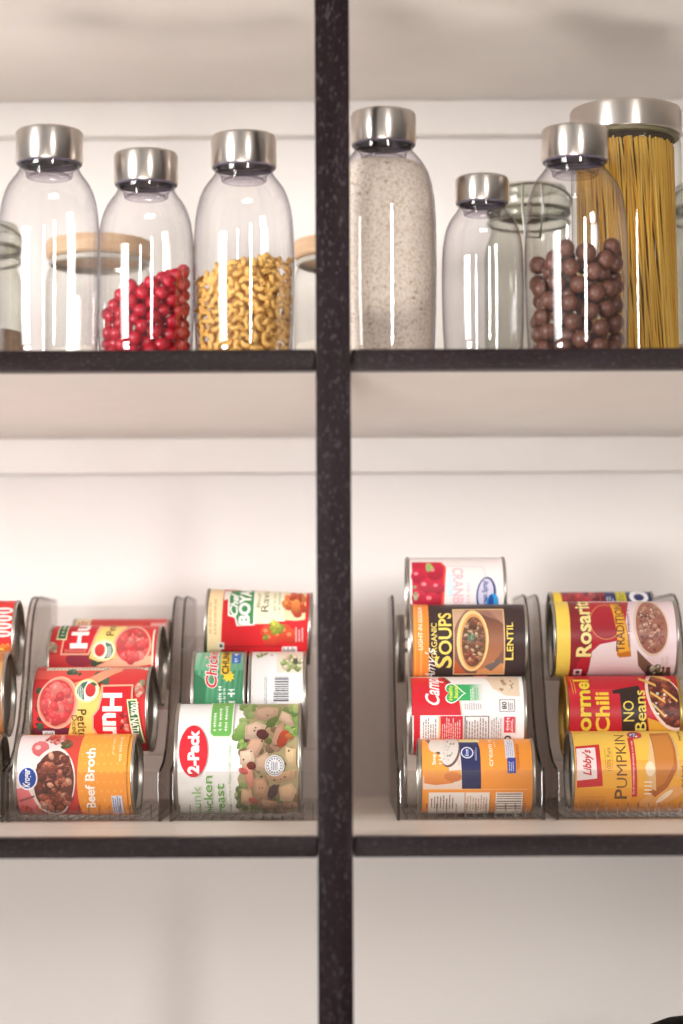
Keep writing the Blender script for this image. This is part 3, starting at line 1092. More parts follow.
def art_beans(a):
    a.base((240, 216, 220))
    a.band(100, 166, (240, 206, 84))
    a.rect(165, 60, 262, 460, (122, 22, 34), (160, 20, 36))
    a.poly([(232, 100), (450, 100), (420, 200), (380, 280), (300, 296), (262, 330), (240, 460), (166, 460), (200, 380), (246, 300)], (196, 40, 54), (186, 22, 44))
    a.poly([(262, 330), (300, 296), (380, 284), (420, 230), (520, 300), (520, 460), (246, 460)], (244, 224, 226), (246, 234, 232))
    a.ell(330, 195, 74, 80, (222, 140, 80), 0.0)
    a.ell(330, 195, 70, 76, (190, 36, 50), 0.0, (162, 24, 42))
    a.text('Rosarita', 188, 264, 74, 354, (92, 14, 26), 90, 0.06)
    a.text('Rosarita', 190, 262, 76, 352, (250, 228, 150), 90, 0.03)
    a.poly([(356, 112), (402, 108), (446, 352), (392, 356), (378, 344), (384, 300)], (206, 120, 30))
    a.poly([(360, 116), (398, 112), (438, 326), (388, 336)], (242, 176, 54))
    a.text('TRADITIONAL', 374, 414, 90, 328, (112, 56, 26), 90, 0.015)
    a.fine(426, 442, 110, 310, (120, 90, 90))
    a.poly([(470, 320), (500, 350), (560, 400), (630, 400), (640, 440), (540, 440), (480, 390)], (120, 84, 66))
    a.ell(538, 222, 82, 130, (228, 200, 182), -0.1)
    a.ell(540, 222, 72, 118, (176, 116, 96), -0.1, (156, 96, 80))
    a.blobs(540, 222, 62, 106, 100, 9, [(196, 140, 118), (176, 112, 92), (156, 98, 82), (214, 170, 150), (146, 84, 70)], -0.1, False)
    a.blobs(520, 180, 40, 50, 20, 5, [(236, 212, 196), (226, 190, 170)], hi=False)
    a.blobs(565, 418, 50, 22, 20, 13, [(58, 52, 40), (84, 76, 50), (120, 126, 74), (214, 206, 176)])
    a.lines(585, 340, 622, 420, 2, (226, 206, 196))
    a.rect(184, 406, 222, 432, (238, 230, 226))
    a.ell(203, 419, 10, 8, (120, 40, 50))


def art_blue_rear(a):
    a.base((34, 44, 98))
    a.band(60, 132, (242, 208, 60))
    a.rect(132, 40, 334, 200, (150, 34, 44))
    a.blobs(230, 85, 95, 40, 40, 20, [(150, 30, 44), (180, 56, 64), (112, 20, 36), (206, 100, 100)])
    a.rect(384, 40, 432, 200, (206, 190, 60))
    a.lines(394, 60, 424, 180, 3, (120, 120, 40))
    a.lines(340, 70, 378, 180, 3, (196, 200, 220))
    a.ell(490, 82, 44, 30, (245, 245, 250))
    a.ell(490, 84, 24, 16, (34, 44, 98))


def art_pills(a):
    a.base((222, 44, 40))
    for i in range(4):
        a.ell(10, 72 + 34 * i, 42, 15, (240, 214, 210))
        a.rect(-30, 68 + 34 * i, 34, 76 + 34 * i, (206, 90, 84))
    a.poly([(-200, 205), (60, 230), (62, 300), (-200, 320)], (240, 150, 50), (226, 96, 40))
    a.blobs(20, 240, 30, 20, 10, 14, [(246, 190, 80), (232, 120, 50)])


def art_brown(a):
    a.base((186, 118, 66))
    a.band(-500, -200, (220, 190, 150))
    a.rect(-300, 300, 20, 420, (206, 150, 90))


def art_cream_red(a):
    a.base((228, 214, 198))
    a.band(300, 420, (196, 40, 44))
    a.blobs(200, 250, 60, 60, 20, 20, [(206, 150, 100), (160, 80, 60)])


def art_pale(a):
    a.base((226, 208, 192))
    a.band(60, 84, (96, 84, 78))
    a.blobs(90, 390, 30, 30, 10, 12, [(96, 84, 80), (176, 150, 130)], hi=False)


def art_deep_red(a):
    a.base((178, 30, 44))
    a.band(-200, 120, (206, 192, 180))


# ------------------------------------------------------------------ can organizers on the lower shelf
LIP_Y, BACK_Y = 0.165, 0.452
FZ = SHELF_Z + 0.0031           # inside floor


def organizer(xl, xr, label):
    root = thing('can_organizer', label, 'organizer', ((xl + xr) / 2, LIP_Y, SHELF_Z), 'clear plastic can organizers on the lower shelf')
    w = (xr - xl) / 2
    t = 0.0022
    y1 = BACK_Y - LIP_Y
    side = [(0.0, 0.0), (0.0, 0.036), (0.004, 0.0395), (0.040, 0.045), (0.064, 0.055), (0.090, 0.078), (0.110, 0.110), (0.124, 0.142), (0.136, 0.162), (0.150, 0.175),
            (0.166, 0.1815), (0.185, 0.183), (y1, 0.183), (y1, 0.0)]
    for s in (-1, 1):
        bm = bmesh.new()
        a, b = (s * w, s * (w - t))
        prism(bm, side, min(a, b), max(a, b), 0, 1)
        obj('side_panel', bm, [M['bin'], M['binedge']], root, smooth=False)
        bm = bmesh.new()       # rolled dark lip that follows the curved front of the side
        tube(bm, [(s * (w - t / 2), y, z) for y, z in side[2:12]] + [(s * (w - t / 2), y1, 0.183)], 0.0009, 8)
        obj('rim', bm, M['binedge'], root)
    bm = bmesh.new()
    box(bm, -w + t, w - t, 0.0, t, 0.0015, 0.039, 0.0006)
    obj('front_lip', bm, M['bin'], root, smooth=False)
    bm = bmesh.new()
    box(bm, -w + t, w - t, t, y1 - t, 0.0003, 0.0012)
    fl = obj('floor_panel', bm, M['bin'], root, smooth=False)
    bm = bmesh.new()
    n = 14
    for i in range(n):
        x = -w + 0.008 + (2 * w - 0.016) * i / (n - 1)
        box(bm, x - 0.0006, x + 0.0006, 0.0028, y1 - 0.01, 0.0012, 0.0020)
        box(bm, x - 0.0006, x + 0.0006, t, t + 0.0007, 0.0012, 0.013)
    obj('ridges', bm, M['ridge'], fl, smooth=False)
    bm = bmesh.new()
    box(bm, -w + t, w - t, y1 - t, y1, 0.0, 0.178)
    obj('back_panel', bm, M['bin'], root, smooth=False)
    return root


def lipx(px):
    return P(px, 800, LIP_Y).x


bins = {
    0: (lipx(10) - 0.004 - 0.118, lipx(10) - 0.0245),
    1: (lipx(6.2), lipx(161)),
    2: (lipx(169.5), lipx(169.5) + 0.121),
    3: (lipx(397), lipx(545.5)),
    4: (lipx(556), lipx(556) + 0.122),
}
bins[0] = (-0.2675 - 0.125, -0.2675)
names = {0: 'clear plastic can organizer cut off by the left edge of the photo',
         1: 'clear plastic can organizer holding the orange broth can at its front',
         2: 'clear plastic can organizer holding the large white chicken can at its front',
         3: 'clear plastic can organizer holding the dark brown lentil soup can on top',
         4: 'clear plastic can organizer holding the yellow pumpkin can at its front'}
for k, (a, b) in bins.items():
    organizer(a, b, names[k])


def nexty(prev, frame, behind=True):
    """depth at which a can drawn in this pixel frame just touches the can before it"""
    px, py_, pz, pr, pL_ = prev
    y = py_
    for _ in range(400):
        y += 0.0005 if behind else -0.0005
        r = (frame[3] - frame[2]) / 2 / scale_at(y)
        z = P((frame[0] + frame[1]) / 2, (frame[2] + frame[3]) / 2, y).z
        if math.hypot(y - py_, z - pz) >= r + pr + 0.0018:
            return y
    return y


CA, CB, CD, CE = (0, 720, 4.27), (20, 610, 4.27), (165, 695, 4.406), (180, 585, 4.88)
CG, CH, CI, CF = (385, 550, 4.14), (385, 670, 4.14), (415, 735, 5.254), (400, 550, 5.69)
CJ, CK, C0 = (535, 670, 4.615), (535, 580, 4.615), (0, 595, 4.45)
FRONT = LIP_Y + 0.0032 + 0.0355

# bin 1
fr = (14.2, 135, 735, 817)
_, b1 = make_can('orange and red beef broth can lying frontmost in its organizer', fr, FRONT, art_beef, CA, r=0.0321, on_floor=FZ, seed=3, yaw=-2.2)
fr = (30.5, 150, 667, 751)
y = nexty(b1, fr)
_, b2 = make_can('red diced tomato can lying directly on the orange broth can', fr, y, art_tomato_front, CB, seed=4, yaw=-2.2)
fr = (47, 160.5, 626, 706)
y = nexty(b2, fr)
_, b3 = make_can('red tomato can lying behind the lower tomato can, its label the other way up', fr, y, art_tomato_back, CB, seed=5, yaw=-2.2)
fr = (70, 168, 619, 690)
y = nexty(b3, fr)
_, b4 = make_can('red and cream can rearmost in its organizer, only its top edge showing', fr, y, art_red_rear, CB, seed=6)

# bin 2
fr = (174, 301, 704.5, 817)
_, c1 = make_can('large white can of chunk chicken with a red oval, lying frontmost', fr, LIP_Y + 0.0042 + 0.0465, art_chicken, CD, r=0.0441, on_floor=FZ, seed=8)
fr = (190.5, 246, 652, 746)
y = nexty(c1, fr)
_, c2 = make_can('short green can with red lettering lying behind the large white chicken can', fr, y, art_green_chicken, CE, seed=9)
fr = (247.5, 306, 652, 746)
_, c3 = make_can('short white can showing a grey barcode, lying beside the short green can', fr, y, art_white_back, CE, seed=10)
fr = (202.5, 309.5, 591, 662)
y = nexty(c2, fr)
_, c4 = make_can('red and cream pasta can tilted on top of the two short cans', fr, y, art_ravioli, CE, tilt=math.radians(2.6), seed=11)

# bin 3
fr = (419, 536, 741, 817)
_, d1 = make_can('orange cream soup can with a navy stripe, lying frontmost', fr, FRONT + 0.004, art_cream, CI, r=0.0296, on_floor=FZ, seed=12)
fr = (409, 527.5, 677, 753)
y = nexty(d1, fr)
_, d2 = make_can('red and white soup can with a green heart under the lentil soup can', fr, y, art_soup_red, CH, seed=13)
fr = (410, 528.5, 604.5, 680.5)
y = nexty(d2, fr)
_, d3 = make_can('dark brown lentil soup can with an orange band and yellow lettering', fr, y, art_lentil, CG, seed=14)
fr = (406.5, 507, 557.5, 629)
y = nexty(d3, fr)
_, d4 = make_can('white cranberry can with red berries, topmost behind the lentil soup can', fr, y, art_cranberry, CF, seed=15)
fr = (397, 500, 612, 684)
_, d5 = make_can('pale can seen through the clear side to the left of the lentil soup can', fr, d4[1] + 0.034, art_pale, CG, r=0.030, seed=16)
fr = (404, 515, 742, 806)
_, d6 = make_can('red can behind the cream soup can, its left end showing through the organizer', fr, d1[1] + 0.070, art_deep_red, CI, r=0.030, on_floor=FZ, seed=17)

# bin 4
fr = (572, 702, 733, 817)
_, e1 = make_can('yellow pumpkin can with a slice of pie on it, lying frontmost', fr, FRONT, art_pumpkin, CJ, r=0.0326, on_floor=FZ, seed=18)
fr = (566.5, 683, 676, 756)
y = nexty(e1, fr)
_, e2 = make_can('red chili can with yellow lettering and a black banner', fr, y, art_chili, CJ, tin='goldtin', seed=19)
fr = (553.5, 680, 601.5, 676.5)
y = nexty(e2, fr)
_, e3 = make_can('red and white refried beans can with a yellow end band', fr, y, art_beans, CK, seed=20)
fr = (552, 657, 592, 664)
y = nexty(e3, fr)
_, e4 = make_can('navy and dark red can with a yellow band, rearmost behind the refried beans can', fr, y, art_blue_rear, CK, seed=21)

# bin 0
fr = (-122, -2, 735, 817)
_, f1 = make_can('can lying frontmost in the leftmost organizer, only its silver rim in the photo', fr, FRONT, art_cream_red, C0, r=0.0325, on_floor=FZ, seed=22)
fr = (-112, 4, 652, 736)
y = nexty(f1, fr)
_, f2 = make_can('brown can in the leftmost organizer turning its dark end to the right', fr, y, art_brown, C0, seed=23)
fr = (-92, 14.5, 601, 676)
y = nexty(f2, fr)
_, f3 = make_can('red can with white pills of print, topmost in the leftmost organizer', fr, y, art_pills, C0, seed=24)


def ramp(k, cans):
    """clear slanted panel the upper cans lean on"""
    root = [o for o in bpy.data.objects if o.name.startswith('can_organizer')][k]
    a, b = bins[k]
    pts = [(cans[0][1], FZ + 0.0005)]
    ang = -PI / 2
    for p, q in zip(cans, cans[1:] + [None]):
        end = ang if q is None else math.atan2(-(q[1] - p[1]), q[2] - p[2])
        for i in range(8):
            t = ang + (end - ang) * i / 7
            pts.append((p[1] + math.cos(t) * (p[3] + 0.0035), p[2] + math.sin(t) * (p[3] + 0.0035)))
        ang = end
    pts.append((max(pts[-1][0] + 0.004, BACK_Y - 0.006), pts[-1][1] + 0.012))
    pts = [p for p in pts if p[0] <= BACK_Y - 0.003]
    bm = bmesh.new()
    w = (b - a) / 2 - 0.003
    va = [bm.verts.new((-w, y - LIP_Y, z - SHELF_Z)) for y, z in pts]
    vb = [bm.verts.new((w, y - LIP_Y, z - SHELF_Z)) for y, z in pts]
    for i in range(len(pts) - 1):
        bm.faces.new((va[i], va[i + 1], vb[i + 1], vb[i]))
    obj('ramp', bm, M['bin'], root, smooth=False)


ramp(0, [f3])
ramp(1, [b2, b3, b4])
ramp(2, [c2, c4])
ramp(4, [e2, e3, e4])
print('can depths', [round(q[1], 3) for q in (b1, b2, b3, b4, c1, c2, c4, d1, d2, d3, d4, d5, d6, e1, e2, e3, e4, f1, f2, f3)])
print('can z', [round(q[2] - q[3] - FZ, 3) for q in (b1, b2, b3, b4, c1, c2, c4, d1, d2, d3, d4, d5, d6, e1, e2, e3, e4, f1, f2, f3)])


# ------------------------------------------------------------------ bottles and jars on the upper shelf
BZ = UPPER_Z1


def bottle(label, pxc, cap_top_py, half_px, cap_half_px, y, fill=None):
    sc = scale_at(y)
    R = half_px / sc
    rc = cap_half_px / sc
    x = P(pxc, 240, y).x
    ztop = P(pxc, cap_top_py + 2, y - rc * 0.7).z - BZ
    hc = 0.0262 * (rc / 0.0252)
    zc = ztop - hc                                   # underside of the cap
    root = thing('storage_bottle', label, 'bottle', (x, y, BZ), 'clear bottles with steel caps on the upper shelf')
    u = R / 49.0
    nk = rc * 0.90
    sh = [(nk, zc + 0.010), (nk, zc - 1 * u), (nk * 0.985, zc - 5 * u), (0.655 * R, zc - 10.5 * u), (0.73 * R, zc - 15 * u), (0.81 * R, zc - 21 * u), (0.88 * R, zc - 29 * u),
          (0.935 * R, zc - 39 * u), (0.972 * R, zc - 52 * u), (0.992 * R, zc - 68 * u), (1.0 * R, zc - 88 * u)]
    zl = sh[-1][1]
    low = [(1.0 * R, zl * 0.72), (0.985 * R, zl * 0.40), (0.955 * R, zl * 0.12), (0.945 * R, 0.006), (0.92 * R, 0.0022), (0.86 * R, 0.0005), (0.0, 0.0005)]
    pts = sh + low
    # smooth the corner points
    sm = [pts[0]]
    for a, b in zip(pts[:-1], pts[1:]):
        sm.append(((a[0] * 0.5 + b[0] * 0.5), (a[1] * 0.5 + b[1] * 0.5)))
        sm.append(b)
    bm = bmesh.new()
    lathe(bm, sm, 96)
    obj('bottle_body', bm, M['bottle'], root)
    bm = bmesh.new()
    lathe(bm, [(0, ztop - 0.0004), (rc * 0.55, ztop), (rc - 0.0032, ztop - 0.0001), (rc - 0.0012, ztop - 0.0008), (rc, ztop - 0.0028), (rc, zc + 0.0016), (rc - 0.0005, zc + 0.0008), (rc - 0.0016, zc + 0.0008), (rc - 0.0016, zc + 0.012)], 96)
    obj('cap', bm, M['steel'], root)
    bm = bmesh.new()
    lathe(bm, [(rc - 0.0017, zc + 0.004), (rc - 0.0008, zc + 0.0002), (rc - 0.0020, zc - 0.0004), (nk + 0.0002, zc - 0.0002), (nk + 0.0002, zc + 0.004)], 96)
    obj('cap_seal', bm, M['gasket'], root)
    bm = bmesh.new()
    lathe(bm, [(0, zc + 0.004), (nk * 0.93, zc + 0.004), (nk * 0.93, zc - 3 * u), (nk * 0.80, zc - 6 * u), (nk * 0.76, zc - 12 * u), (nk * 0.70, zc - 13 * u), (nk * 0.66, zc - 10 * u), (nk * 0.5, zc - 8 * u), (0, zc - 8 * u)], 64)
    obj('stopper', bm, M['plug'], root)
    return root, x, R, sm, zc


def radius_at(pts, z):
    for (r0, z0), (r1, z1) in zip(pts, pts[1:]):
        if z1 <= z <= z0 and z0 > z1:
            return r1 + (r0 - r1) * (z - z1) / (z0 - z1)
    return pts[-2][0]


YB = 0.076
_, xA, RA, pA, zA = bottle('empty clear bottle with a steel cap, first from the left on the upper shelf', 49, 123, 51.5, 34, YB)
_, xB, RB, pB, zB = bottle('short clear bottle with a steel cap half full of red candy balls', 146, 146, 49, 32.5, YB)
_, xC, RC, pC, zC = bottle('clear bottle with a steel cap half full of elbow macaroni, left of the post', 244, 128, 51, 33.2, YB)
_, xF, RF, pF, zF = bottle('tall clear bottle with a steel cap full of pale flour, right of the post', 384, 105, 53, 33.2, YB)
_, xS, RS, pS, zS = bottle('smallest clear bottle with a steel cap, empty, between flour and chocolate balls', 482.5, 171, 41.5, 27.2, YB)
_, xK, RK, pK, zK = bottle('clear bottle with a steel cap holding brown chocolate balls', 576, 121, 52.5, 33.8, YB)


def pile(x, y, R, d, top, n_try=420, nmax=420):
    """balls dropped one by one into a round bottle until the heap reaches top(x offset)"""
    rr = R - d / 2 - 0.0016
    pts = np.zeros((0, 3))
    while len(pts) < nmax:
        q = rr * np.sqrt(rng.random(n_try))
        q[: n_try // 2] = rr * (1 - 0.02 * rng.random(n_try // 2))
        t = rng.random(n_try) * 2 * PI
        cx, cy = q * np.cos(t), q * np.sin(t)
        z = np.full(n_try, d / 2 + 0.0008)
        if len(pts):
            dd = (cx[:, None] - pts[None, :, 0]) ** 2 + (cy[:, None] - pts[None, :, 1]) ** 2
            h = np.where(dd < d * d, pts[None, :, 2] + np.sqrt(np.maximum(d * d - dd, 0)), 0)
            z = np.maximum(z, h.max(1))
        lim = np.array([top(v) for v in cx])
        z2 = np.where(z + d / 2 > lim, 9, z)
        k = int(np.argmin(z2))
        if z2[k] > 5:
            break
        pts = np.vstack([pts, [cx[k], cy[k], z2[k]]])
    return pts + np.array([x, y, BZ])


def seen(pts, rad):
    """which balls any eye near the camera could see past the others"""
    keep = np.zeros(len(pts), bool)
    for off in (-0.25, 0.0, 0.25):
        eye = np.array([CAM.x + off, CAM.y, CAM.z])
        for i, p in enumerate(pts):
            if keep[i]:
                continue
            w = eye - p
            w /= np.linalg.norm(w)
            sx = np.array([-w[1], w[0], 0.0])
            sx /= np.linalg.norm(sx)
            sz = np.cross(w, sx)
            for a in range(9):
                t = a * PI / 4
                s = p + (sx * math.cos(t) + sz * math.sin(t)) * rad * (0.9 if a < 8 else 0) + w * rad * 0.3
                rel = pts - s
                along = rel @ w
                perp = np.linalg.norm(rel - along[:, None] * w[None, :], axis=1)
                blk = (along > 0) & (perp < rad)
                blk[i] = False
                if not blk.any():
                    keep[i] = True
                    break
    return pts[keep]


def ball_mesh(name, r, mat, seg=24):
    bm = bmesh.new()
    bmesh.ops.create_icosphere(bm, subdivisions=3, radius=r)
    me = bpy.data.meshes.new(name)
    for f in bm.faces:
        f.smooth = True
    bm.to_mesh(me)
    bm.free()
    me.materials.append(mat)
    return me


def spread(name, me, pts, label, cat, group, sizes=0.0, rot=None):
    first = None
    for i, p in enumerate(pts):
        if first is None:
            o = first = bpy.data.objects.new(name, me)
            tag(o, label, cat, group)
        else:
            o = first.copy()
        link(o)
        o.location = p
        if rot is not None:
            o.rotation_euler = rot(i)
        elif sizes:
            o.rotation_euler = (rng.random() * 6, rng.random() * 6, 0)
        if sizes:
            s = 1 - sizes * rng.random()
            o.scale = (s, s, s)


def top_rel(py):
    return P(300, py, YB - 0.02).z - BZ


dR = 0.0104
red = pile(xB, YB, RB * 0.965, dR, lambda v: top_rel(273 - 620 * v))
red = seen(red, dR / 2)
spread('candy_ball', ball_mesh('candy_ball', dR / 2, M['redcandy']), red, 'glossy red candy ball inside the short bottle beside the macaroni', 'candy', 'red candy balls in a bottle')
dC = 0.0146
cho = pile(xK, YB, RK * 0.965, dC, lambda v: top_rel(238 - 260 * v))
cho = seen(cho, dC / 2)
spread('chocolate_ball', ball_mesh('chocolate_ball', dC / 2, M['choc']), cho, 'round brown chocolate ball inside the bottle beside the spaghetti jar', 'chocolate', 'chocolate balls in a bottle', 0.12)


# macaroni
def elbow_bm(bm, mat=Matrix.Identity(4)):
    R0, rt, ri = 0.0032, 0.0019, 0.0012
    n, s = 9, 10
    A = []
    for rr in (rt, ri):
        rings = []
        for i in range(n):
            t = (i / (n - 1) - 0.5) * 2.5
            c = Vector((R0 * math.sin(t), R0 * math.cos(t) - R0 * 0.7, 0))
            e = Vector((math.sin(t), math.cos(t), 0))
            rings.append([bm.verts.new(mat @ (c + e * rr * math.cos(2 * PI * k / s) + Vector((0, 0, rr * math.sin(2 * PI * k / s))))) for k in range(s)])
        A.append(rings)
        for a, b in zip(rings, rings[1:]):
            for k in range(s):
                bm.faces.new((a[k], a[(k + 1) % s], b[(k + 1) % s], b[k]))
    for i in (0, -1):
        for k in range(s):
            bm.faces.new((A[0][i][k], A[0][i][(k + 1) % s], A[1][i][(k + 1) % s], A[1][i][k]))


bm = bmesh.new()
elbow_bm(bm)
me = bpy.data.meshes.new('macaroni')
bmesh.ops.recalc_face_normals(bm, faces=bm.faces)
for f in bm.faces:
    f.smooth = True
bm.to_mesh(me)
bm.free()
me.materials.append(M['pasta'])


def mac_top(vx):
    return top_rel(259 - 190 * vx + (6 if vx < -0.02 else 0)) + 0.001 * math.sin(vx * 400)


spots = []
for ring, (inset, step) in enumerate(((0.0042, 0.0068),)):
    z = 0.004
    row = 0
    while z < 0.1:
        rad = radius_at(pC, z) - inset
        nn = int(rad * 3.7 / 0.0071)
        for i in range(nn):
            th = -PI / 2 + (i + 0.5 * (row % 2) - nn / 2) * 3.7 / nn + rng.normal() * 0.03
            p = np.array([rad * math.cos(th), rad * math.sin(th), z + rng.normal() * 0.0009])
            if p[2] < mac_top(p[0]) - 0.003:
                spots.append((p, th))
        z += 0.0061
        row += 1
for i in range(70):     # the loose ones on top of the heap
    q, t = (RC * 0.9) * math.sqrt(rng.random()), rng.random() * 2 * PI
    p = np.array([q * math.cos(t), q * math.sin(t), 0])
    p[2] = mac_top(p[0]) - 0.002
    if p[1] < 0.4 * RC and all(np.linalg.norm(p - s[0]) > 0.0048 for s in spots):
        spots.append((p, None))
spots = spots[:300]
first = None
for p, th in spots:
    if first is None:
        o = first = bpy.data.objects.new('macaroni_elbow', me)
        tag(o, 'dry yellow elbow macaroni piece inside the bottle left of the post', 'pasta', 'elbow macaroni in a bottle')
    else:
        o = first.copy()
    link(o)
    o.location = (xC + p[0], YB + p[1], BZ + p[2])
    spin = Matrix.Rotation(rng.random() * 2 * PI, 4, 'Z')
    tilt = Matrix.Rotation(rng.normal() * 0.35, 4, 'X') @ Matrix.Rotation(rng.normal() * 0.35, 4, 'Y')
    if th is None:
        m = tilt @ spin
    else:
        m = Matrix.Rotation(th + PI / 2, 4, 'Z') @ Matrix.Rotation(PI / 2, 4, 'X') @ tilt @ spin
    o.rotation_euler = m.to_euler()
bm = bmesh.new()        # the rest of the heap, deeper in the bottle
for i in range(620):
    q, t = math.sqrt(rng.random()), rng.random() * 2 * PI
    z = rng.random() * 0.085 + 0.0095
    rad = (radius_at(pC, z) - 0.0125) * (1 - 0.25 * rng.random())
    p = Vector((rad * math.cos(t), rad * math.sin(t), z))
    if z < mac_top(p.x) - 0.006:
        elbow_bm(bm, Matrix.Translation(p) @ Matrix.Rotation(rng.random() * 6, 4, 'X') @ Matrix.Rotation(rng.random() * 6, 4, 'Y') @ Matrix.Rotation(rng.random() * 6, 4, 'Z'))
core = (RC - 0.017)
prof = [(0, 0.002), (core, 0.002), (core, top_rel(266)), (core * 0.6, top_rel(260)), (0, top_rel(258))]
lathe(bm, prof, 32)
o = obj('macaroni_heap', bm, M['pasta'], loc=(xC, YB, BZ))
tag(o, 'elbow macaroni deeper in the bottle behind the front pieces', 'pasta', None, 'stuff')

# flour
bm = bmesh.new()
prof = [(0, 0.0020), (RF * 0.84, 0.0020)]
zs = np.linspace(0.008, zF - 20 * RF / 49, 28)
for z in zs:
    prof.append((radius_at(pF, z) - 0.0014, float(z)))
zt = float(zs[-1])
prof += [(prof[-1][0] * 0.86, zt + 0.0022), (prof[-1][0] * 0.4, zt + 0.0034), (0, zt + 0.0036)]
lathe(bm, prof, 72)
o = obj('flour', bm, M['flour'], loc=(xF, YB, BZ))
tag(o, 'pale speckled flour filling the tall bottle right of the post', 'flour', None, 'stuff')

# ---- spaghetti canister
YS = 0.165
sc = scale_at(YS)
xs = P(627, 230, YS).x
rl = 56.5 / sc
Rj = rl * 0.985
zt = P(627, 95, YS - rl).z - BZ
zlid = P(627, 124, YS - rl).z - BZ
root = thing('spaghetti_jar', 'tall glass jar with a wide steel lid full of spaghetti, at the right edge', 'jar', (xs, YS, BZ))
bm = bmesh.new()
lathe(bm, [(Rj * 0.95, zlid + 0.012), (Rj * 0.96, zlid), (Rj * 0.975, zlid - 0.003), (Rj, zlid - 0.008), (Rj, 0.012), (Rj * 0.98, 0.004), (Rj * 0.92, 0.0006), (0, 0.0006)], 96)
obj('jar_body', bm, M['glass'], root)
bm = bmesh.new()
lathe(bm, [(0, zt - 0.001), (rl * 0.8, zt), (rl - 0.004, zt - 0.0004), (rl - 0.001, zt - 0.0016), (rl, zt - 0.004), (rl, zlid + 0.001), (rl - 0.001, zlid), (rl - 0.003, zlid), (rl - 0.003, zlid + 0.01)], 96)
obj('lid', bm, M['steel'], root)
bm = bmesh.new()
lathe(bm, [(rl - 0.0032, zlid + 0.004), (rl - 0.0026, zlid - 0.0026), (rl - 0.006, zlid - 0.003), (rl - 0.006, zlid + 0.004)], 96)
obj('lid_seal', bm, M['oil'], root)

hS = zlid - 0.004
bm = bmesh.new()
lathe(bm, [(0, 0), (0.00088, 0), (0.00088, hS), (0, hS)], 7)
ms = bpy.data.meshes.new('spaghetti_strand')
for f in bm.faces:
    f.smooth = True
bm.to_mesh(ms)
bm.free()
var = []
for k in ('spag', 'spag2', 'spag3'):
    m2 = ms.copy()
    m2.materials.append(M[k])
    var.append(m2)


def strand_ends(ring):
    th = rng.random() * PI * 1.15 - PI * 1.075
    q = (Rj * 0.95 - 0.0022) * (1 - 0.03 * rng.random() if ring == 0 else (0.97 - 0.35 * rng.random()))
    bx, by = q * math.cos(th), q * math.sin(th)
    lean = 0.5 + 0.5 * (bx / Rj)
    tw = 0.27 + rng.normal() * 0.2
    tx, ty = q * math.cos(th - tw) * 0.99 - 0.002 * lean, q * math.sin(th - tw) * 0.99
    lim = Rj * 0.95 - 0.0022
    k = math.hypot(tx, ty)
    if k > lim:
        tx, ty = tx * lim / k, ty * lim / k
    return Vector((bx, by, 0.0014)), Vector((tx, ty, hS * (0.985 - 0.02 * rng.random())))


firsts = {}
for i in range(300):
    a, b = strand_ends(0 if i < 175 else 1)
    k = rng.choice(3, p=[0.6, 0.2, 0.2])
    if not firsts:
        o = firsts[0] = bpy.data.objects.new('spaghetti_strand', var[k])
        tag(o, 'long dry spaghetti strand standing in the tall jar at the right edge', 'pasta', 'spaghetti strands in a jar')
    else:
        o = firsts[0].copy()
        o.data = var[k]
    link(o)
    d = b - a
    o.location = Vector((xs, YS, BZ)) + a
    o.rotation_euler = d.to_track_quat('Z', 'Y').to_euler()
    o.scale.z = d.length / hS
bm = bmesh.new()
for i in range(220):
    th, q = rng.random() * 2 * PI, (Rj - 0.02) * math.sqrt(rng.random())
    bx, by = q * math.cos(th), q * math.sin(th)
    tube(bm, [(bx, by, 0.0014), (bx * 0.9 - 0.009 * (0.5 + 0.5 * bx / Rj), by * 0.95, hS * 0.97)], 0.0010, 6)
o = obj('spaghetti_bundle', bm, M['spag2'], loc=(xs, YS, BZ))
tag(o, 'inner spaghetti of the bundle in the tall jar at the right edge', 'pasta', None, 'stuff')

# ---- jars in the back row
YJ = 0.325


def lidded_jar(pxc, lid_py, half_px, label, fill_h):
    sc = scale_at(YJ)
    R = half_px / sc
    x = P(pxc, 250, YJ).x
    zt = P(pxc, lid_py, YJ - R).z - BZ
    h = 0.0165
    root = thing('glass_jar', label, 'jar', (x, YJ, BZ))
    bm = bmesh.new()
    lathe(bm, [(R * 0.90, zt - h * 0.6), (R * 0.90, zt - h - 0.006), (R * 0.96, zt - h - 0.011), (R, zt - h - 0.02), (R, 0.008), (R * 0.95, 0.001), (0, 0.0006)], 72)
    obj('jar_body', bm, M['glass'], root)
    bm = bmesh.new()
    lathe(bm, [(0, zt), (R * 0.9, zt), (R - 0.001, zt - 0.001), (R, zt - 0.003), (R, zt - h + 0.002), (R - 0.002, zt - h), (0, zt - h)], 72)
    obj('wooden_lid', bm, M['bamboo'], root)
    bm = bmesh.new()
    lathe(bm, [(R * 0.91, zt - h - 0.0004), (R * 0.95, zt - h - 0.002), (R * 0.95, zt - h - 0.005), (R * 0.91, zt - h - 0.006)], 72)
    obj('seal_ring', bm, M['ring'], root)
    return root, x, R


def contents(name, x, R, h, mat, label, cat):
    bm = bmesh.new()
    lathe(bm, [(0, 0.0016), (R * 0.93, 0.0016), (R - 0.0022, 0.009), (R - 0.0022, h), (R * 0.6, h + 0.003), (0, h + 0.004)], 48)
    o = obj(name, bm, mat, loc=(x, YJ, BZ))
    tag(o, label, cat, None, 'stuff')


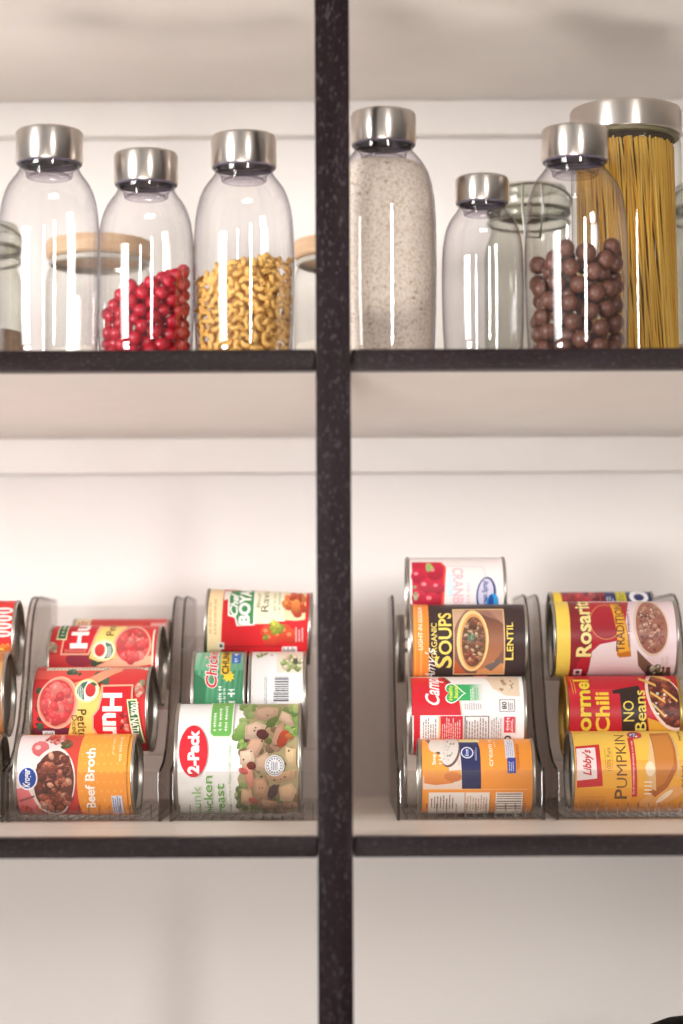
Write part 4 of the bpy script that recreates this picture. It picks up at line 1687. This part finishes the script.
def clip_jar(pxc, top_py, half_px, label):
    sc = scale_at(YJ)
    R = half_px / sc
    x = P(pxc, 250, YJ).x
    zt = P(pxc, top_py, YJ - R).z - BZ
    root = thing('clip_top_jar', label, 'jar', (x, YJ, BZ))
    zn = zt - 0.030
    bm = bmesh.new()
    lathe(bm, [(R * 0.84, zn + 0.006), (R * 0.90, zn + 0.004), (R * 0.90, zn - 0.001), (R * 0.84, zn - 0.004), (R * 0.86, zn - 0.012), (R * 0.97, zn - 0.024), (R, zn - 0.034), (R, 0.01), (R * 0.95, 0.001), (0, 0.0006)], 72)
    obj('jar_body', bm, M['greenglass'], root)
    bm = bmesh.new()
    lathe(bm, [(0, zt - 0.004), (R * 0.66, zt - 0.003), (R * 0.74, zt), (R * 0.84, zt - 0.001), (R * 0.88, zt - 0.006), (R * 0.86, zt - 0.010), (R * 0.93, zt - 0.013), (R * 0.93, zn + 0.011), (R * 0.86, zn + 0.009), (0, zn + 0.009)], 72)
    obj('glass_lid', bm, M['greenglass'], root)
    bm = bmesh.new()
    lathe(bm, [(R * 0.86, zn + 0.009), (R * 0.945, zn + 0.009), (R * 0.945, zn + 0.0062), (R * 0.86, zn + 0.0062)], 72)
    obj('rubber_ring', bm, M['oil'], root)
    bm = bmesh.new()
    ring = [(R * 0.92 * math.cos(t), R * 0.92 * math.sin(t), zn - 0.002) for t in np.linspace(0, 2 * PI, 49)]
    tube(bm, ring, 0.0013, 6)
    ring = [(R * 0.96 * math.cos(t), R * 0.96 * math.sin(t), zn + 0.016 - 0.010 * math.sin(t)) for t in np.linspace(0, 2 * PI, 49)]
    tube(bm, ring, 0.0013, 6)
    tube(bm, [(-0.008, -R * 0.95, zn + 0.026), (-0.009, -R * 1.04, zn + 0.004), (-0.006, -R * 1.06, zn - 0.022), (0.006, -R * 1.06, zn - 0.022), (0.009, -R * 1.04, zn + 0.004), (0.008, -R * 0.95, zn + 0.026)], 0.0013, 6)
    obj('wire_bail', bm, M['wire'], root)
    return root, x, R


_, x1, R1 = lidded_jar(99, 231, 53, 'glass jar with a pale wooden lid behind the empty bottle and the candy bottle', 0.03)
contents('oats', x1, R1, 0.045, M['sugar'], 'pale dry goods low in the wooden-lidded jar behind the candy bottle', 'food')
_, x2, R2 = lidded_jar(346, 231, 53, 'glass jar with a pale wooden lid half hidden behind the post', 0.03)
contents('sugar', x2, R2, 0.05, M['sugar'], 'pale dry goods in the wooden-lidded jar behind the post', 'food')
_, x3, R3 = clip_jar(-28, 214, 54, 'greenish clip-top glass jar at the left edge behind the empty bottle')
contents('nuts', x3, R3, 0.062, M['nuts'], 'brown dry goods in the clip-top jar at the left edge', 'food')
_, x4, R4 = clip_jar(529, 178, 45, 'greenish clip-top glass jar behind the smallest bottle and the chocolate balls')
contents('grain', x4, R4, 0.022, M['amber'], 'amber dry goods at the bottom of the clip-top jar behind the smallest bottle', 'food')
_, x5, R5 = clip_jar(712, 176, 42, 'clip-top glass jar behind the right side of the spaghetti jar')
contents('pecans', x5, R5, 0.048, M['nuts'], 'brown dry goods in the clip-top jar behind the spaghetti jar', 'food')

# ---- dark pot low in the corner
yp = 0.21
xp = P(698, 1000, yp).x
ztp = P(698, 1017, yp).z
root = thing('black_pot', 'black pot whose rounded top just shows in the bottom right corner', 'pot', (xp, yp, 0.695))
hp = ztp - 0.695
bm = bmesh.new()
lathe(bm, [(0, 0.0), (0.065, 0.0), (0.078, 0.01), (0.082, hp - 0.06), (0.085, hp - 0.055), (0.082, hp - 0.052)], 64)
obj('pot_body', bm, M['blackpot'], root)
bm = bmesh.new()
lathe(bm, [(0.082, hp - 0.052), (0.080, hp - 0.046), (0.070, hp - 0.028), (0.052, hp - 0.013), (0.028, hp - 0.003), (0, hp)], 64)
obj('lid', bm, M['blackpot'], root)

# ------------------------------------------------------------------ light
def area(name, loc, target, w, h, power, rgb):
    d = bpy.data.lights.new(name, 'AREA')
    d.shape = 'RECTANGLE'
    d.size, d.size_y = w, h
    d.energy = power
    d.color = rgb
    o = bpy.data.objects.new(name, d)
    link(o)
    o.location = loc
    v = Vector(target) - Vector(loc)
    o.rotation_euler = v.to_track_quat('-Z', 'Y').to_euler()
    return o


area('window_light_left', (-2.7, -2.3, 2.1), (-0.2, 0.45, 1.57), 1.3, 0.95, 4.5, (1.0, 0.985, 0.97)).data.spread = math.radians(40)
area('mid_bay_fill_left', (-2.7, -2.3, 1.25), (-0.13, 0.45, 1.55), 1.3, 0.6, 2.6, (1.0, 0.99, 0.98)).data.spread = math.radians(22)  # added fill from low left, brightens the middle bay and the cans
area('window_light_right', (1.10, -3.6, 2.2), (0, 0.45, 1.60), 0.30, 1.3, 2.3, (1.0, 0.95, 0.91)).data.spread = math.radians(34)
area('low_front_fill', (-0.30, -1.4, 0.15), (-0.08, 0.3, 1.7), 1.2, 0.7, 2.15, (1.0, 0.94, 0.88)).data.spread = math.radians(30)  # added upward fill for the shelf undersides and the middle bay

w = bpy.data.worlds.new('room')
bpy.context.scene.world = w
w.use_nodes = True
nt = w.node_tree
nt.nodes.clear()
out = nt.nodes.new('ShaderNodeOutputWorld')
bg = nt.nodes.new('ShaderNodeBackground')
tc = nt.nodes.new('ShaderNodeTexCoord')
sep = nt.nodes.new('ShaderNodeSeparateXYZ')
nt.links.new(tc.outputs['Generated'], sep.inputs[0])
ramp = nt.nodes.new('ShaderNodeValToRGB')
el = ramp.color_ramp.elements
mr = nt.nodes.new('ShaderNodeMapRange')
mr.inputs['From Min'].default_value = -1
mr.inputs['From Max'].default_value = 1
nt.links.new(sep.outputs['X'], mr.inputs['Value'])
nt.links.new(mr.outputs[0], ramp.inputs['Fac'])
el[0].position, el[0].color = 0.0, (0.95, 0.92, 0.89, 1)
el[1].position, el[1].color = 1.0, (0.28, 0.25, 0.22, 1)
for p, c in ((0.30, (0.90, 0.87, 0.84)), (0.42, (0.40, 0.37, 0.34)), (0.5, (0.74, 0.71, 0.68)), (0.62, (0.36, 0.33, 0.30)), (0.75, (0.60, 0.56, 0.52))):
    q = el.new(p)
    q.color = (*c, 1)
mz = nt.nodes.new('ShaderNodeMapRange')          # the room is darker towards its floor
mz.inputs['From Min'].default_value = -0.55
mz.inputs['From Max'].default_value = 0.40
mz.inputs['To Min'].default_value = 0.06
mz.inputs['To Max'].default_value = 1.0
nt.links.new(sep.outputs['Z'], mz.inputs['Value'])
mul = nt.nodes.new('ShaderNodeMixRGB')
mul.blend_type = 'MULTIPLY'
mul.inputs['Fac'].default_value = 1.0
nt.links.new(ramp.outputs['Color'], mul.inputs['Color1'])
nt.links.new(mz.outputs[0], mul.inputs['Color2'])
nt.links.new(mul.outputs['Color'], bg.inputs['Color'])
bg.inputs['Strength'].default_value = 0.78
nt.links.new(bg.outputs[0], out.inputs['Surface'])

sc_ = bpy.context.scene
sc_.view_settings.view_transform = 'Standard'
sc_.view_settings.look = 'None'
sc_.view_settings.exposure = 0.0
sc_.cycles.transparent_max_bounces = 40
sc_.cycles.max_bounces = 10
sc_.cycles.sample_clamp_indirect = 6.0
